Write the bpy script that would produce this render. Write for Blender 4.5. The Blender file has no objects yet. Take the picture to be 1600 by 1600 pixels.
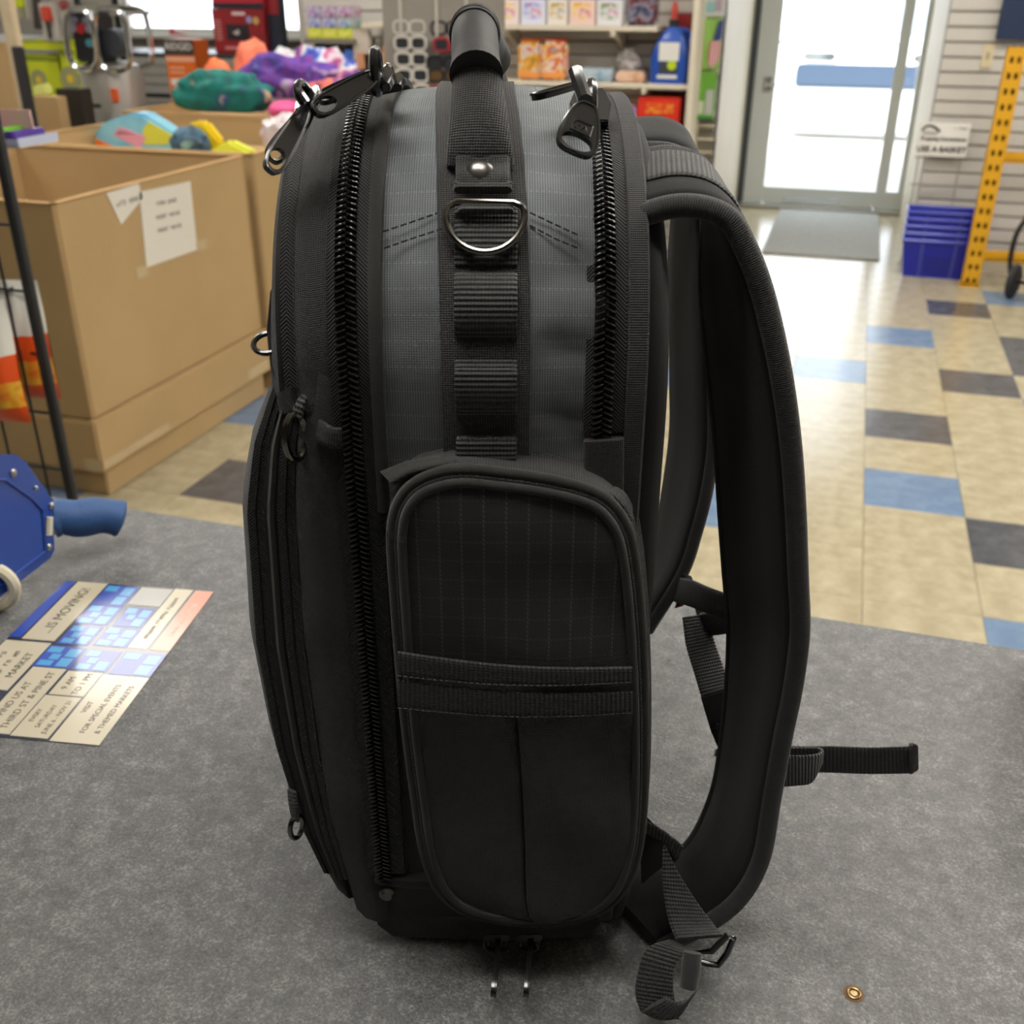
import bpy, bmesh, math, random
from mathutils import Vector, Matrix

random.seed(7)
SC = bpy.context.scene
COL = SC.collection

# ------------------------------------------------------------------ camera
F_PX = 1616.5                                   # focal length for a 1600 px frame
PITCH, ROLL, YAW = math.radians(26.525), math.radians(0.256), math.radians(17.18)
CAM = Vector((0, 0, 1.4606))
FW = Vector((-math.sin(YAW)*math.cos(PITCH), math.cos(YAW)*math.cos(PITCH), -math.sin(PITCH)))
_r = Vector((math.cos(YAW), math.sin(YAW), 0)); _u = _r.cross(FW)
RT = _r*math.cos(ROLL) + _u*math.sin(ROLL)
UP = -_r*math.sin(ROLL) + _u*math.cos(ROLL)
cd = bpy.data.cameras.new('camera'); cam = bpy.data.objects.new('camera', cd); COL.objects.link(cam)
cd.sensor_fit = 'HORIZONTAL'; cd.sensor_width = 36.0; cd.lens = 36.0*F_PX/1600
cd.clip_start = 0.02; cd.clip_end = 200
mw = Matrix((RT, UP, -FW)).transposed().to_4x4(); mw.translation = CAM
cam.matrix_world = mw
cd.dof.use_dof = True; cd.dof.focus_distance = 0.56; cd.dof.aperture_fstop = 13.0
SC.camera = cam

# ------------------------------------------------------------------ world, exposure
w = bpy.data.worlds.new('sky'); SC.world = w; w.use_nodes = True
bg = w.node_tree.nodes['Background']
bg.inputs[0].default_value = (0.86, 0.93, 1.0, 1); bg.inputs[1].default_value = 3.2
SC.view_settings.view_transform = 'Standard'; SC.view_settings.look = 'None'
SC.view_settings.gamma = 1.0; SC.view_settings.use_curve_mapping = False
SC.view_settings.exposure = 0.55
SC.cycles.max_bounces = 8
SC.cycles.sample_clamp_indirect = 6.0
LAMP_POWER = 10.0                                 # ceiling diffuser emission

sd_ = bpy.data.lights.new('sun', 'SUN'); sd_.energy = 6.0; sd_.angle = math.radians(.6); sd_.color = (1, .97, .92)
so_ = bpy.data.objects.new('sun', sd_); COL.objects.link(so_); so_.location = (-2, 4, 12)
so_.rotation_euler = Vector((.25, .62, -.74)).to_track_quat('-Z', 'Y').to_euler()   # high sun behind the shop, falls on the lot outside
def portal(name, loc, rot, sx, sy):
    l = bpy.data.lights.new(name, 'AREA'); l.shape = 'RECTANGLE'; l.size = sx; l.size_y = sy
    l.cycles.is_portal = True
    o = bpy.data.objects.new(name, l); COL.objects.link(o); o.location = loc; o.rotation_euler = rot
portal('door_portal', (-0.2, 8.62, 1.15), (math.radians(-90), 0, 0), 1.2, 2.3)
portal('window_portal', (-5.3, 8.42, 1.75), (math.radians(-90), 0, 0), 2.0, 1.3)

# ------------------------------------------------------------------ photo pixel -> point on a known surface
def ray(px, py): return FW + RT*((px-800)/F_PX) - UP*((py-800)/F_PX)
def on(px, py, n, d):
    n = Vector(n); D = ray(px, py); return CAM + D*((d - CAM.dot(n))/D.dot(n))
def onX(px, py, d): return on(px, py, (1, 0, 0), d)
def onY(px, py, d): return on(px, py, (0, 1, 0), d)
def onZ(px, py, d=0.0): return on(px, py, (0, 0, 1), d)
def dep(px, py, z): return CAM + ray(px, py)*z
def proj(p):
    d = Vector(p)-CAM; z = d.dot(FW); return 800+F_PX*d.dot(RT)/z, 800-F_PX*d.dot(UP)/z, z

# ------------------------------------------------------------------ colours / materials
def lin(c): return c/12.92 if c <= .04045 else ((c+.055)/1.055)**2.4
def col(h):
    if isinstance(h, str):
        h = h.lstrip('#'); return tuple(lin(int(h[i:i+2], 16)/255) for i in (0, 2, 4)) + (1,)
    return tuple(h) + (1,)
MATS = {}
class N:
    def __init__(s, name):
        s.m = bpy.data.materials.new(name); s.m.use_nodes = True
        s.t = s.m.node_tree; s.b = s.t.nodes['Principled BSDF']
    def n(s, k, **kw):
        x = s.t.nodes.new(k)
        for a, v in kw.items():
            if a.startswith('i_'): x.inputs[int(a[2:])].default_value = v
            else: setattr(x, a, v)
        return x
    def l(s, a, b): s.t.links.new(a, b)
    def math(s, op, a, b=None, c=None):
        x = s.n('ShaderNodeMath', operation=op)
        for i, v in enumerate((a, b, c)):
            if v is None: continue
            if isinstance(v, (int, float)): x.inputs[i].default_value = v
            else: s.l(v, x.inputs[i])
        return x.outputs[0]
    def mix(s, f, a, b):
        x = s.n('ShaderNodeMix', data_type='RGBA')
        for i, v in ((0, f), (6, a), (7, b)):
            if isinstance(v, (int, float, tuple)): x.inputs[i].default_value = v
            else: s.l(v, x.inputs[i])
        return x.outputs[2]
    def bump(s, h, dist, st=1.0):
        x = s.n('ShaderNodeBump'); x.inputs['Strength'].default_value = st; x.inputs['Distance'].default_value = dist
        s.l(h, x.inputs['Height']); s.l(x.outputs[0], s.b.inputs['Normal'])

def plain(name, c, rough=.5, metal=0., spec=.5, noise=0., nscale=20., bump=0., bscale=200., emit=0., coat=0., dark=None, trans=0., alpha=1.):
    if name in MATS: return MATS[name]
    g = N(name); b = g.b
    b.inputs['Base Color'].default_value = col(c); b.inputs['Roughness'].default_value = rough
    b.inputs['Metallic'].default_value = metal; b.inputs['Specular IOR Level'].default_value = spec
    b.inputs['Coat Weight'].default_value = coat; b.inputs['Coat Roughness'].default_value = .1
    b.inputs['Transmission Weight'].default_value = trans; b.inputs['Alpha'].default_value = alpha
    tc = g.n('ShaderNodeTexCoord')
    if noise:
        nz = g.n('ShaderNodeTexNoise'); nz.inputs['Scale'].default_value = nscale; nz.inputs['Detail'].default_value = 5
        g.l(tc.outputs['Object'], nz.inputs['Vector'])
        cc = col(c); d = col(dark) if dark else tuple(x*(1-noise) for x in cc[:3])+(1,)
        rp = g.n('ShaderNodeMapRange'); rp.inputs[1].default_value = .35; rp.inputs[2].default_value = .65
        g.l(nz.outputs[0], rp.inputs[0])
        g.l(g.mix(rp.outputs[0], d, cc), b.inputs['Base Color'])
    if bump:
        nb = g.n('ShaderNodeTexNoise'); nb.inputs['Scale'].default_value = bscale; nb.inputs['Detail'].default_value = 3
        g.l(tc.outputs['Object'], nb.inputs['Vector']); g.bump(nb.outputs[0], bump)
    if emit:
        b.inputs['Emission Color'].default_value = col(c); b.inputs['Emission Strength'].default_value = emit
    MATS[name] = g.m; return g.m

def fabric(name, c, kind='weave', p=.0011, q=.0011, rough=.75, spec=.3, hi=1.6, dist=.00025, line=.009, sheen=.25):
    """woven cloth: thread pattern follows the uv map, which is in metres"""
    if name in MATS: return MATS[name]
    g = N(name); b = g.b; cc = col(c)
    b.inputs['Roughness'].default_value = rough; b.inputs['Specular IOR Level'].default_value = spec
    b.inputs['Sheen Weight'].default_value = sheen; b.inputs['Sheen Roughness'].default_value = .5
    uv = g.n('ShaderNodeUVMap'); sp = g.n('ShaderNodeSeparateXYZ'); g.l(uv.outputs[0], sp.inputs[0])
    x, y = sp.outputs[0], sp.outputs[1]
    def sn(v, per): return g.math('SINE', g.math('MULTIPLY', v, 2*math.pi/per))
    if kind == 'weave':
        h = g.math('MULTIPLY', sn(x, p*2), sn(y, q*2)); h = g.math('ABSOLUTE', h)
    elif kind == 'rib':
        h = g.math('ADD', g.math('MULTIPLY', sn(y, q), .8), g.math('MULTIPLY', sn(x, p), .35))
        h = g.math('MULTIPLY_ADD', h, .5, .5)
    elif kind == 'ribx':
        h = g.math('ADD', g.math('MULTIPLY', sn(x, p), .8), g.math('MULTIPLY', sn(y, q), .35))
        h = g.math('MULTIPLY_ADD', h, .5, .5)
    elif kind == 'herring':
        a = g.math('ABSOLUTE', g.math('SUBTRACT', g.math('MODULO', g.math('ADD', x, 10.), line), line/2))
        h = g.math('MULTIPLY_ADD', sn(g.math('ADD', y, a), p*2), .5, .5)
    elif kind == 'ripgrey':
        h0 = g.math('MULTIPLY_ADD', g.math('ADD', g.math('MULTIPLY', sn(x, p), .7), g.math('MULTIPLY', sn(y, q), .3)), .5, .5)
        ly = g.math('LESS_THAN', g.math('MODULO', g.math('ADD', y, 10.), line), .0009)
        h = g.math('ADD', g.math('MULTIPLY', h0, .8), g.math('MULTIPLY', g.math('MULTIPLY', ly, .22), g.math('GREATER_THAN', sn(x, .0028), -.3)))
    elif kind == 'ripstop':
        h0 = g.math('ABSOLUTE', g.math('MULTIPLY', sn(x, p*2), sn(y, q*2)))
        lx = g.math('LESS_THAN', g.math('MODULO', g.math('ADD', x, 10.), line), .0009)
        ly = g.math('LESS_THAN', g.math('MODULO', g.math('ADD', y, 10.), line), .0007)
        ln = g.math('MAXIMUM', lx, g.math('MULTIPLY', ly, .3))
        ln = g.math('MULTIPLY', ln, g.math('GREATER_THAN', sn(g.math('ADD', y, x), .0024), -.2))
        h = g.math('ADD', g.math('MULTIPLY', h0, .6), g.math('MULTIPLY', ln, .9))
    nz = g.n('ShaderNodeTexNoise'); nz.inputs['Scale'].default_value = 60; nz.inputs['Detail'].default_value = 4
    tc = g.n('ShaderNodeTexCoord'); g.l(tc.outputs['Object'], nz.inputs['Vector'])
    f = g.math('MULTIPLY', h, g.math('ADD', nz.outputs[0], .4))
    lo = tuple(v*.5 for v in cc[:3])+(1,); hi_ = tuple(min(1, v*hi) for v in cc[:3])+(1,)
    g.l(g.mix(f, lo, hi_), b.inputs['Base Color'])
    g.bump(h, dist)
    MATS[name] = g.m; return g.m

def thin_glass(name, tint=(1, 1, 1), refl=.06):
    if name in MATS: return MATS[name]
    m = bpy.data.materials.new(name); m.use_nodes = True; t = m.node_tree; t.nodes.clear()
    o = t.nodes.new('ShaderNodeOutputMaterial'); mx = t.nodes.new('ShaderNodeMixShader')
    a = t.nodes.new('ShaderNodeBsdfTransparent'); g = t.nodes.new('ShaderNodeBsdfGlossy')
    a.inputs[0].default_value = tuple(tint)+(1,); g.inputs['Roughness'].default_value = .03
    mx.inputs[0].default_value = refl
    t.links.new(a.outputs[0], mx.inputs[1]); t.links.new(g.outputs[0], mx.inputs[2]); t.links.new(mx.outputs[0], o.inputs[0])
    MATS[name] = m; return m

def patches(name, cols, scale=8., rough=.6, mix_noise=.5, coat=0.):
    """printed / dyed surface in blotches of several colours"""
    if name in MATS: return MATS[name]
    g = N(name); b = g.b; b.inputs['Roughness'].default_value = rough; b.inputs['Coat Weight'].default_value = coat
    tc = g.n('ShaderNodeTexCoord'); nz = g.n('ShaderNodeTexNoise')
    nz.inputs['Scale'].default_value = scale; nz.inputs['Detail'].default_value = 2; nz.inputs['Distortion'].default_value = mix_noise
    g.l(tc.outputs['Object'], nz.inputs['Vector'])
    cr = g.n('ShaderNodeValToRGB'); cr.color_ramp.interpolation = 'LINEAR'
    e = cr.color_ramp.elements
    while len(e) < len(cols): e.new(.5)
    for i, c in enumerate(cols):
        e[i].position = .3 + .4*i/max(1, len(cols)-1); e[i].color = col(c)
    g.l(nz.outputs[0], cr.inputs[0]); g.l(cr.outputs[0], b.inputs['Base Color'])
    MATS[name] = g.m; return g.m

# ------------------------------------------------------------------ objects
def tag(o, label=None, cat=None, group=None, kind=None):
    if label: o['label'] = label
    if cat: o['category'] = cat
    if group: o['group'] = group
    if kind: o['kind'] = kind
    return o
def thing(name, label, cat, loc=(0, 0, 0), rz=0., group=None):
    o = bpy.data.objects.new(name, None); COL.objects.link(o); o.empty_display_size = .05
    o.location = loc; o.rotation_euler = (0, 0, rz)
    return tag(o, label, cat, group)
def link(name, me, mat=None, parent=None, loc=None, rot=None):
    if mat is not None:
        if isinstance(mat, (list, tuple)):
            for m in mat: me.materials.append(m)
        else: me.materials.append(mat)
    o = bpy.data.objects.new(name, me); COL.objects.link(o)
    if parent is not None: o.parent = parent
    if loc is not None: o.location = loc
    if rot is not None: o.rotation_euler = rot
    return o
def mk(name, V, F, mat, parent=None, uv=None, smooth=True, sharp=35., loc=None, rot=None, fix=True, mi=None):
    me = bpy.data.meshes.new(name); me.from_pydata([tuple(v) for v in V], [], [tuple(f) for f in F])
    if fix:
        bm = bmesh.new(); bm.from_mesh(me); bmesh.ops.recalc_face_normals(bm, faces=bm.faces); bm.to_mesh(me); bm.free()
    if uv is not None:
        L = me.uv_layers.new(name='UVMap')
        for lp in me.loops: L.data[lp.index].uv = uv[lp.vertex_index]
    if mi is not None:
        for p, k in zip(me.polygons, mi): p.material_index = k
    if smooth:
        for p in me.polygons: p.use_smooth = True
        me.set_sharp_from_angle(angle=math.radians(sharp))
    me.update()
    return link(name, me, mat, parent, loc, rot)
class MB:
    """collects simple solids into one mesh"""
    def __init__(s): s.V = []; s.F = []
    def add(s, V, F):
        k = len(s.V); s.V += [Vector(v) for v in V]; s.F += [tuple(i+k for i in f) for f in F]; return s
    def box(s, a, b):
        x0, y0, z0 = a; x1, y1, z1 = b
        return s.add([(x0, y0, z0), (x1, y0, z0), (x1, y1, z0), (x0, y1, z0), (x0, y0, z1), (x1, y0, z1), (x1, y1, z1), (x0, y1, z1)],
                     [(0, 3, 2, 1), (4, 5, 6, 7), (0, 1, 5, 4), (1, 2, 6, 5), (2, 3, 7, 6), (3, 0, 4, 7)])
    def tube(s, P, r, n=8, closed=False, flat=1.0):
        P = [Vector(p) for p in P]; m = len(P); rs = r if isinstance(r, (list, tuple)) else [r]*m
        V = []; F = []; nrm = None
        for i in range(m):
            if closed: t = P[(i+1) % m]-P[i-1]
            else: t = P[min(i+1, m-1)]-P[max(i-1, 0)]
            t.normalize()
            if nrm is None:
                a = Vector((0, 0, 1)) if abs(t.z) < .9 else Vector((1, 0, 0)); nrm = (a - t*a.dot(t)).normalized()
            else: nrm = (nrm - t*nrm.dot(t)).normalized()
            bn = t.cross(nrm)
            for j in range(n):
                a = 2*math.pi*j/n; V.append(P[i] + nrm*(rs[i]*math.cos(a)) + bn*(rs[i]*math.sin(a)*flat))
        for i in range(m if closed else m-1):
            for j in range(n):
                a, b = i*n+j, i*n+(j+1) % n; i2 = (i+1) % m
                F.append((a, b, i2*n+(j+1) % n, i2*n+j))
        if not closed:
            F.append(tuple(range(n))[::-1]); F.append(tuple((m-1)*n+j for j in range(n)))
        return s.add(V, F)
    def lathe(s, prof, n=24, c=(0, 0, 0), axis='z'):
        V = []; F = []; c = Vector(c)
        for (r, h) in prof:
            for j in range(n):
                a = 2*math.pi*j/n; x, y = r*math.cos(a), r*math.sin(a)
                V.append(c + (Vector((x, y, h)) if axis == 'z' else Vector((x, h, y)) if axis == 'y' else Vector((h, x, y))))
        for i in range(len(prof)-1):
            for j in range(n): F.append((i*n+j, i*n+(j+1) % n, (i+1)*n+(j+1) % n, (i+1)*n+j))
        F.append(tuple(range(n))[::-1]); F.append(tuple((len(prof)-1)*n+j for j in range(n)))
        return s.add(V, F)
    def prism(s, poly, h0, h1, fr=None):
        """polygon of (a,b) extruded; fr maps (a,b,h) to a point"""
        fr = fr or (lambda a, b, h: Vector((a, b, h)))
        n = len(poly); V = [fr(a, b, h0) for a, b in poly]+[fr(a, b, h1) for a, b in poly]
        F = [tuple(range(n))[::-1], tuple(range(n, 2*n))]+[(i, (i+1) % n, n+(i+1) % n, n+i) for i in range(n)]
        return s.add(V, F)
    def build(s, name, mat, parent=None, bevel=0., smooth=True, sharp=35., loc=None, rot=None, seg=2):
        me = bpy.data.meshes.new(name); me.from_pydata([tuple(v) for v in s.V], [], s.F)
        bm = bmesh.new(); bm.from_mesh(me); bmesh.ops.recalc_face_normals(bm, faces=bm.faces)
        if bevel:
            ed = [e for e in bm.edges if e.is_manifold and e.calc_face_angle(0) > .5]
            bmesh.ops.bevel(bm, geom=ed, offset=bevel, segments=seg, affect='EDGES', clamp_overlap=True)
        bm.to_mesh(me); bm.free()
        if smooth:
            for p in me.polygons: p.use_smooth = True
            me.set_sharp_from_angle(angle=math.radians(sharp))
        return link(name, me, mat, parent, loc, rot)
def box(name, a, b, mat, parent=None, bevel=0., loc=None, rot=None):
    return MB().box(a, b).build(name, mat, parent, bevel, loc=loc, rot=rot)
def text(name, body, size, mat, parent, M, depth=.0002, align='CENTER', bold=0.):
    cu = bpy.data.curves.new(name, 'FONT'); cu.body = body; cu.size = size; cu.align_x = align; cu.align_y = 'CENTER'; cu.extrude = depth; cu.offset = bold*size
    cu.resolution_u = 3
    ob = bpy.data.objects.new(name, cu); COL.objects.link(ob)
    dg = bpy.context.evaluated_depsgraph_get(); me = bpy.data.meshes.new_from_object(ob.evaluated_get(dg))
    bpy.data.objects.remove(ob); bpy.data.curves.remove(cu); me.name = name
    me.materials.clear(); me.transform(M)
    return link(name, me, mat, parent)
def strokes(name, n, size, mat, parent, M, depth=.0002, words=()):
    """a line of print too blurred to read: letter-like strokes, gaps at the given places"""
    rnd = random.Random(n*31+len(words)); mb = MB(); p = size*.62; x = -n*p/2
    for i in range(n):
        if i not in words:
            for f in (0, .34):
                if f == 0 or rnd.random() < .7:
                    z0, z1 = -size*.35*rnd.uniform(.6, 1), size*.35*rnd.uniform(.6, 1); mb.box((x+f*size, z0, 0), (x+f*size+size*.13, z1, depth))
            y = size*rnd.choice((-.3, 0, .25)); mb.box((x, y-size*.06, 0), (x+size*.46, y+size*.06, depth))
        x += p
    for k, v in enumerate(mb.V): mb.V[k] = M @ v
    return mb.build(name, mat, parent, smooth=False)
def smooth_pts(P, k=6, closed=False):
    """Catmull-Rom through the points"""
    P = [Vector(p) for p in P]; n = len(P); R = []
    rng = range(n if closed else n-1)
    for i in rng:
        p0 = P[i-1] if (closed or i > 0) else P[0]*2-P[1]
        p1, p2 = P[i], P[(i+1) % n]
        p3 = P[(i+2) % n] if (closed or i+2 < n) else P[n-1]*2-P[n-2]
        for j in range(k):
            t = j/k
            R.append(.5*((2*p1)+(p2-p0)*t+(2*p0-5*p1+4*p2-p3)*t*t+(-p0+3*p1-3*p2+p3)*t**3))
    if not closed: R.append(P[-1].copy())
    return R
def copy_tree(o, parent=None):
    c = o.copy(); COL.objects.link(c)
    if parent is not None: c.parent = parent
    for ch in list(o.children): copy_tree(ch, c)
    return c

# ================================================================== THE ROOM
def st(o): o['kind'] = 'structure'; return o
M_wall = plain('slatwall_paint', '#c9c5be', .55, noise=.06, nscale=3)
M_groove = plain('slatwall_groove', '#7d7870', .8)
M_cream = plain('cream_trim', '#cfc6b2', .5, noise=.05, nscale=4)
M_ceil = plain('ceiling_tile', '#d8d6d0', .9)
M_dim = plain('back_room_paint', '#4b4742', .9)
M_alu = plain('aluminium_frame', '#d8dede', .3, metal=.2)
M_dkframe = plain('dark_door_jamb', '#4b5054', .5, metal=.3)
M_white = plain('white_paint', '#dcdad4', .5)

WY = 6.70
PX0 = 0.0762
slat_cache = {}
def slat_wall(name, x0, x1, y, z0, z1, skip=None):
    wl = st(box(name, (x0, y+.015, z0), (x1, y+.13, z1), M_groove))
    k = 0; z = z0
    while z + PX0 < z1 + .001:
        if not (skip and skip(z)):
            key = round(x1-x0, 3)
            if key not in slat_cache:
                h = PX0-.009
                mb = MB(); mb.add([(0, 0, .006), (x1-x0, 0, .006), (x1-x0, 0, h), (0, 0, h), (0, .02, -.001), (x1-x0, .02, -.001), (x1-x0, .02, h+.004), (0, .02, h+.004)],
                                  [(0, 1, 2, 3), (0, 4, 5, 1), (3, 2, 6, 7), (0, 3, 7, 4), (1, 5, 6, 2)])
                o = mb.build('slat', M_wall, wl, smooth=False); slat_cache[key] = o.data
            else:
                o = bpy.data.objects.new('slat', slat_cache[key]); COL.objects.link(o); o.parent = wl
            o.location = (x0, y, z)
        z += PX0
    return wl
slat_wall('wall_back', -3.5, -.80, WY, 0, 2.9)
slat_wall('wall_back_right', .42, 3.0, WY, 0.10, 2.9)
st(box('baseboard_back_right', (.42, WY-.01, 0), (3.0, WY+.13, .10), M_cream))
# wall with the window, further back on the left
WIN = (-6.05, -4.36, 1.16, 2.4); WY2 = 8.3
slat_wall('wall_window', -6.6, -3.5, WY2, 0, 1.14)
st(MB().box((-6.6, WY2+.0, 1.143), (WIN[0]-.45, WY2+.13, 2.9)).box((WIN[0]-.33, WY2, 1.143), (WIN[0], WY2+.13, 2.9))
   .box((WIN[1], WY2, 1.143), (-3.5, WY2+.13, 2.9)).box((WIN[0]-.45, WY2, 2.4), (WIN[1], WY2+.13, 2.9)).build('wall_window_upper', M_white, smooth=False))
def window(name, x0, x1, z0, z1):
    e = bpy.data.objects.new(name, None); COL.objects.link(e); e.location = (x0, WY2, z0); st(e)
    W, H = x1-x0, z1-z0
    fr = MB(); t = .045
    fr.box((0, .03, 0), (W, .1, t)).box((0, .03, H-t), (W, .1, H)).box((0, .03, t), (t, .1, H-t)).box((W-t, .03, t), (W, .1, H-t))
    fr.build('window_frame', M_white, e, .004)
    box('window_pane', (t, .06, t), (W-t, .066, H-t), thin_glass('window_glass'), e)
    box('window_sill', (-.03, -.07, -.035), (W+.03, .03, 0), M_white, e, .006)
window('window_1', *WIN)
window('window_2', WIN[0]-.45, WIN[0]-.33, 1.16, 2.4)
# doorway recess
st(box('wall_recess_left', (-.93, WY, 0), (-.80, 8.75, 2.9), M_cream))
st(box('wall_recess_right', (.42, WY+.135, 0), (.55, 8.75, 2.9), M_cream))
st(box('wall_recess_back', (-.80, 8.51, 2.25), (.42, 8.62, 2.9), M_cream))
st(box('wall_left', (-6.75, -2.6, 0), (-6.6, 8.45, 2.9), M_wall))
st(box('wall_return', (-3.6, WY+.13, 0), (-3.5, 8.45, 2.9), M_wall))
st(box('wall_right', (3.0, -2.6, 0), (3.13, 6.9, 2.9), M_wall))
st(box('wall_front', (-6.75, -2.7, 0), (3.13, -2.6, 2.9), M_dim))
st(box('ceiling', (-6.75, -2.7, 2.9), (3.13, 8.8, 3.0), M_ceil))

# floor: square vinyl tiles, the ones in view one by one
T = .3048; TX, TY = .1978, 3.4988
def vinyl(name, c, d, hi):
    g = N(name); b = g.b; tc = g.n('ShaderNodeTexCoord'); oi = g.n('ShaderNodeObjectInfo')
    vm = g.n('ShaderNodeVectorMath', operation='ADD'); g.l(tc.outputs['Object'], vm.inputs[0])
    vs = g.n('ShaderNodeVectorMath', operation='SCALE'); vs.inputs['Scale'].default_value = .37; g.l(oi.outputs['Location'], vs.inputs[0]); g.l(vs.outputs[0], vm.inputs[1])
    nz = g.n('ShaderNodeTexNoise'); nz.inputs['Scale'].default_value = 14; nz.inputs['Detail'].default_value = 6; nz.inputs['Roughness'].default_value = .65
    g.l(vm.outputs[0], nz.inputs['Vector'])
    cr = g.n('ShaderNodeValToRGB'); e = cr.color_ramp.elements; e[0].position = .3; e[1].position = .7; e[0].color = col(d); e[1].color = col(hi)
    x = e.new(.5); x.color = col(c)
    g.l(nz.outputs[0], cr.inputs[0]); g.l(cr.outputs[0], b.inputs['Base Color'])
    mr = g.n('ShaderNodeMapRange'); mr.inputs[3].default_value = .12; mr.inputs[4].default_value = .24; g.l(nz.outputs[0], mr.inputs[0])
    g.l(mr.outputs[0], b.inputs['Roughness']); b.inputs['Specular IOR Level'].default_value = .45
    g.bump(nz.outputs[0], .0012)
    return g.m
VT = [vinyl('vinyl_beige', '#aea489', '#9f9479', '#bcb297'), vinyl('vinyl_blue', '#6f86a3', '#647b99', '#7d93ae'), vinyl('vinyl_dark', '#55565a', '#47484c', '#626468')]
known = {(0, -1): 1, (0, 1): 2, (0, 5): 1, (1, 7): 2, (1, 3): 2, (2, 4): 2, (2, 8): 1, (-1, 3): 1, (1, -2): 2, (1, -4): 1,
         (-2, -2): 1, (-2, 0): 1, (-3, 2): 1, (-7, -3): 2, (-8, -1): 1, (2, 3): 0, (0, 0): 0}
def tile_kind(c, r):
    if (c, r) in known: return known[(c, r)]
    if -2 <= c <= 1 and -6 <= r <= 9: return 0
    q = random.random(); return 1 if q < .09 else 2 if q < .18 else 0
floor = st(box('floor', (-6.75, -2.7, -.12), (3.13, 8.6, -.004), plain('floor_joint', '#5d5648', .8)))
h = T-.0009
tile_me = []
for k in range(3):
    o = MB().box((.0005, .0005, -.0045), (h, h, 0)).build('tile', VT[k], floor, .0008, seg=1); tile_me.append(o.data); bpy.data.objects.remove(o)
vis = []; rest = []
for c in range(-23, 10):
    for r in range(-20, 17):
        x, y = TX+c*T, TY+r*T
        if x < -6.7 or x+T > 3.1 or y < -2.6 or y+T > 8.6: continue
        k = tile_kind(c, r)
        px, py, z = proj((x+T/2, y+T/2, 0))
        ok = z > 0 and -60 < px < 1660 and py < 810+.157*(px-197) and not (x < -2.2 and 2.3 < y < 6) and y > .8 and x > -3.4
        (vis if ok else rest).append((z, x, y, k))
vis.sort(); rest += vis[290:]; vis = vis[:290]
for z, x, y, k in vis:
    o = bpy.data.objects.new('tile', tile_me[k]); COL.objects.link(o); o.parent = floor; o.location = (x, y, 0)
V = []; F = []; MI = []
for z, x, y, k in rest:
    b0 = len(V); V += [(x+.0005, y+.0005, 0), (x+h, y+.0005, 0), (x+h, y+h, 0), (x+.0005, y+h, 0)]; F.append((b0, b0+1, b0+2, b0+3)); MI.append(k)
tag(mk('tile_field', V, F, VT, floor, smooth=False, mi=MI), kind='stuff')

# ceiling fixtures
M_diff = plain('lamp_diffuser', '#fffaf2', .5, emit=LAMP_POWER)
for x, y, lab in [(-4.6, 2.4, 'at the left wall beside the near bin'), (-2.5, 2.95, 'above the nearest cardboard bin'), (1.4, 3.2, 'above the aisle behind the backpack'), (2.2, 2.4, 'at the right wall beside the aisle'),
                  (-4.6, 5.2, 'above the air compressor'), (-2.2, 5.2, 'above the far towel bin'), (.3, 5.2, 'before the glass door'), (2.2, 5.2, 'above the yellow rack'), (-.35, .30, 'over the counter and backpack'), (.45, 1.95, 'just beyond the counter edge')]:
    t = thing('ceiling_light', 'flat fluorescent ceiling light '+lab, 'ceiling light', (x, y, 2.9), group='ceiling lights')
    MB().box((-.62, -.32, -.03), (.62, -.29, 0)).box((-.62, .29, -.03), (.62, .32, 0)).box((-.62, -.29, -.03), (-.59, .29, 0)).box((.59, -.29, -.03), (.62, .29, 0)).build('frame', M_white, t)
    box('diffuser', (-.59, -.29, -.02), (.59, .29, -.012), M_diff, t)

# glass door with a narrow sidelight
door = bpy.data.objects.new('door_1', None); COL.objects.link(door); door.location = (0, 8.51, 0); st(door)
MB().box((-.80, 0, 0), (-.755, .1, 2.25)).build('door_jamb', M_dkframe, door, .004)
MB().box((.385, 0, 0), (.42, .1, 2.25)).build('door_jamb', M_alu, door, .004)
MB().box((-.755, .02, .02), (-.60, .065, 2.2)).build('stile', M_alu, door, .006)
MB().box((.225, .02, .02), (.305, .065, 2.2)).build('stile', M_alu, door, .006)
MB().box((-.60, .02, .02), (.225, .065, .145)).build('rail', M_alu, door, .006)
MB().box((-.60, .02, 2.06), (.225, .065, 2.2)).build('rail', M_alu, door, .006)
MB().box((.305, .02, 0), (.385, .065, .15)).box((.305, .02, 2.06), (.385, .065, 2.25)).build('sidelight_rail', M_alu, door, .004)
MB().box((-.8, -.12, 0), (.42, .1, .018)).build('threshold', plain('threshold_metal', '#b9b8b0', .3, metal=.8), door, .005)
box('pane', (-.60, .038, .145), (.225, .044, 2.06), thin_glass('door_glass'), door)
box('pane', (.305, .038, .15), (.385, .044, 2.06), MATS['door_glass'], door)
M_chrome = plain('chrome', '#d5d8da', .12, metal=1.)
MB().box((-.45, .018, .028), (-.02, .024, .075)).build('kick_plate', M_chrome, door, .003)
lk = MB(); p = onY(1198, 132, 8.49)
lk.box((p.x-.03, .0, p.z-.05), (p.x+.03, .02, p.z+.05)); lk.tube([(p.x, .0, p.z), (p.x, -.05, p.z), (p.x+.07, -.055, p.z)], .011)
lk.build('door_handle', M_chrome, door)
MB().tube([(-.60, .0, 1.165), (.24, .0, 1.165)], .008).build('cross_tube', M_alu, door)  # thin level tube across the glass, put in for a faint line

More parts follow.
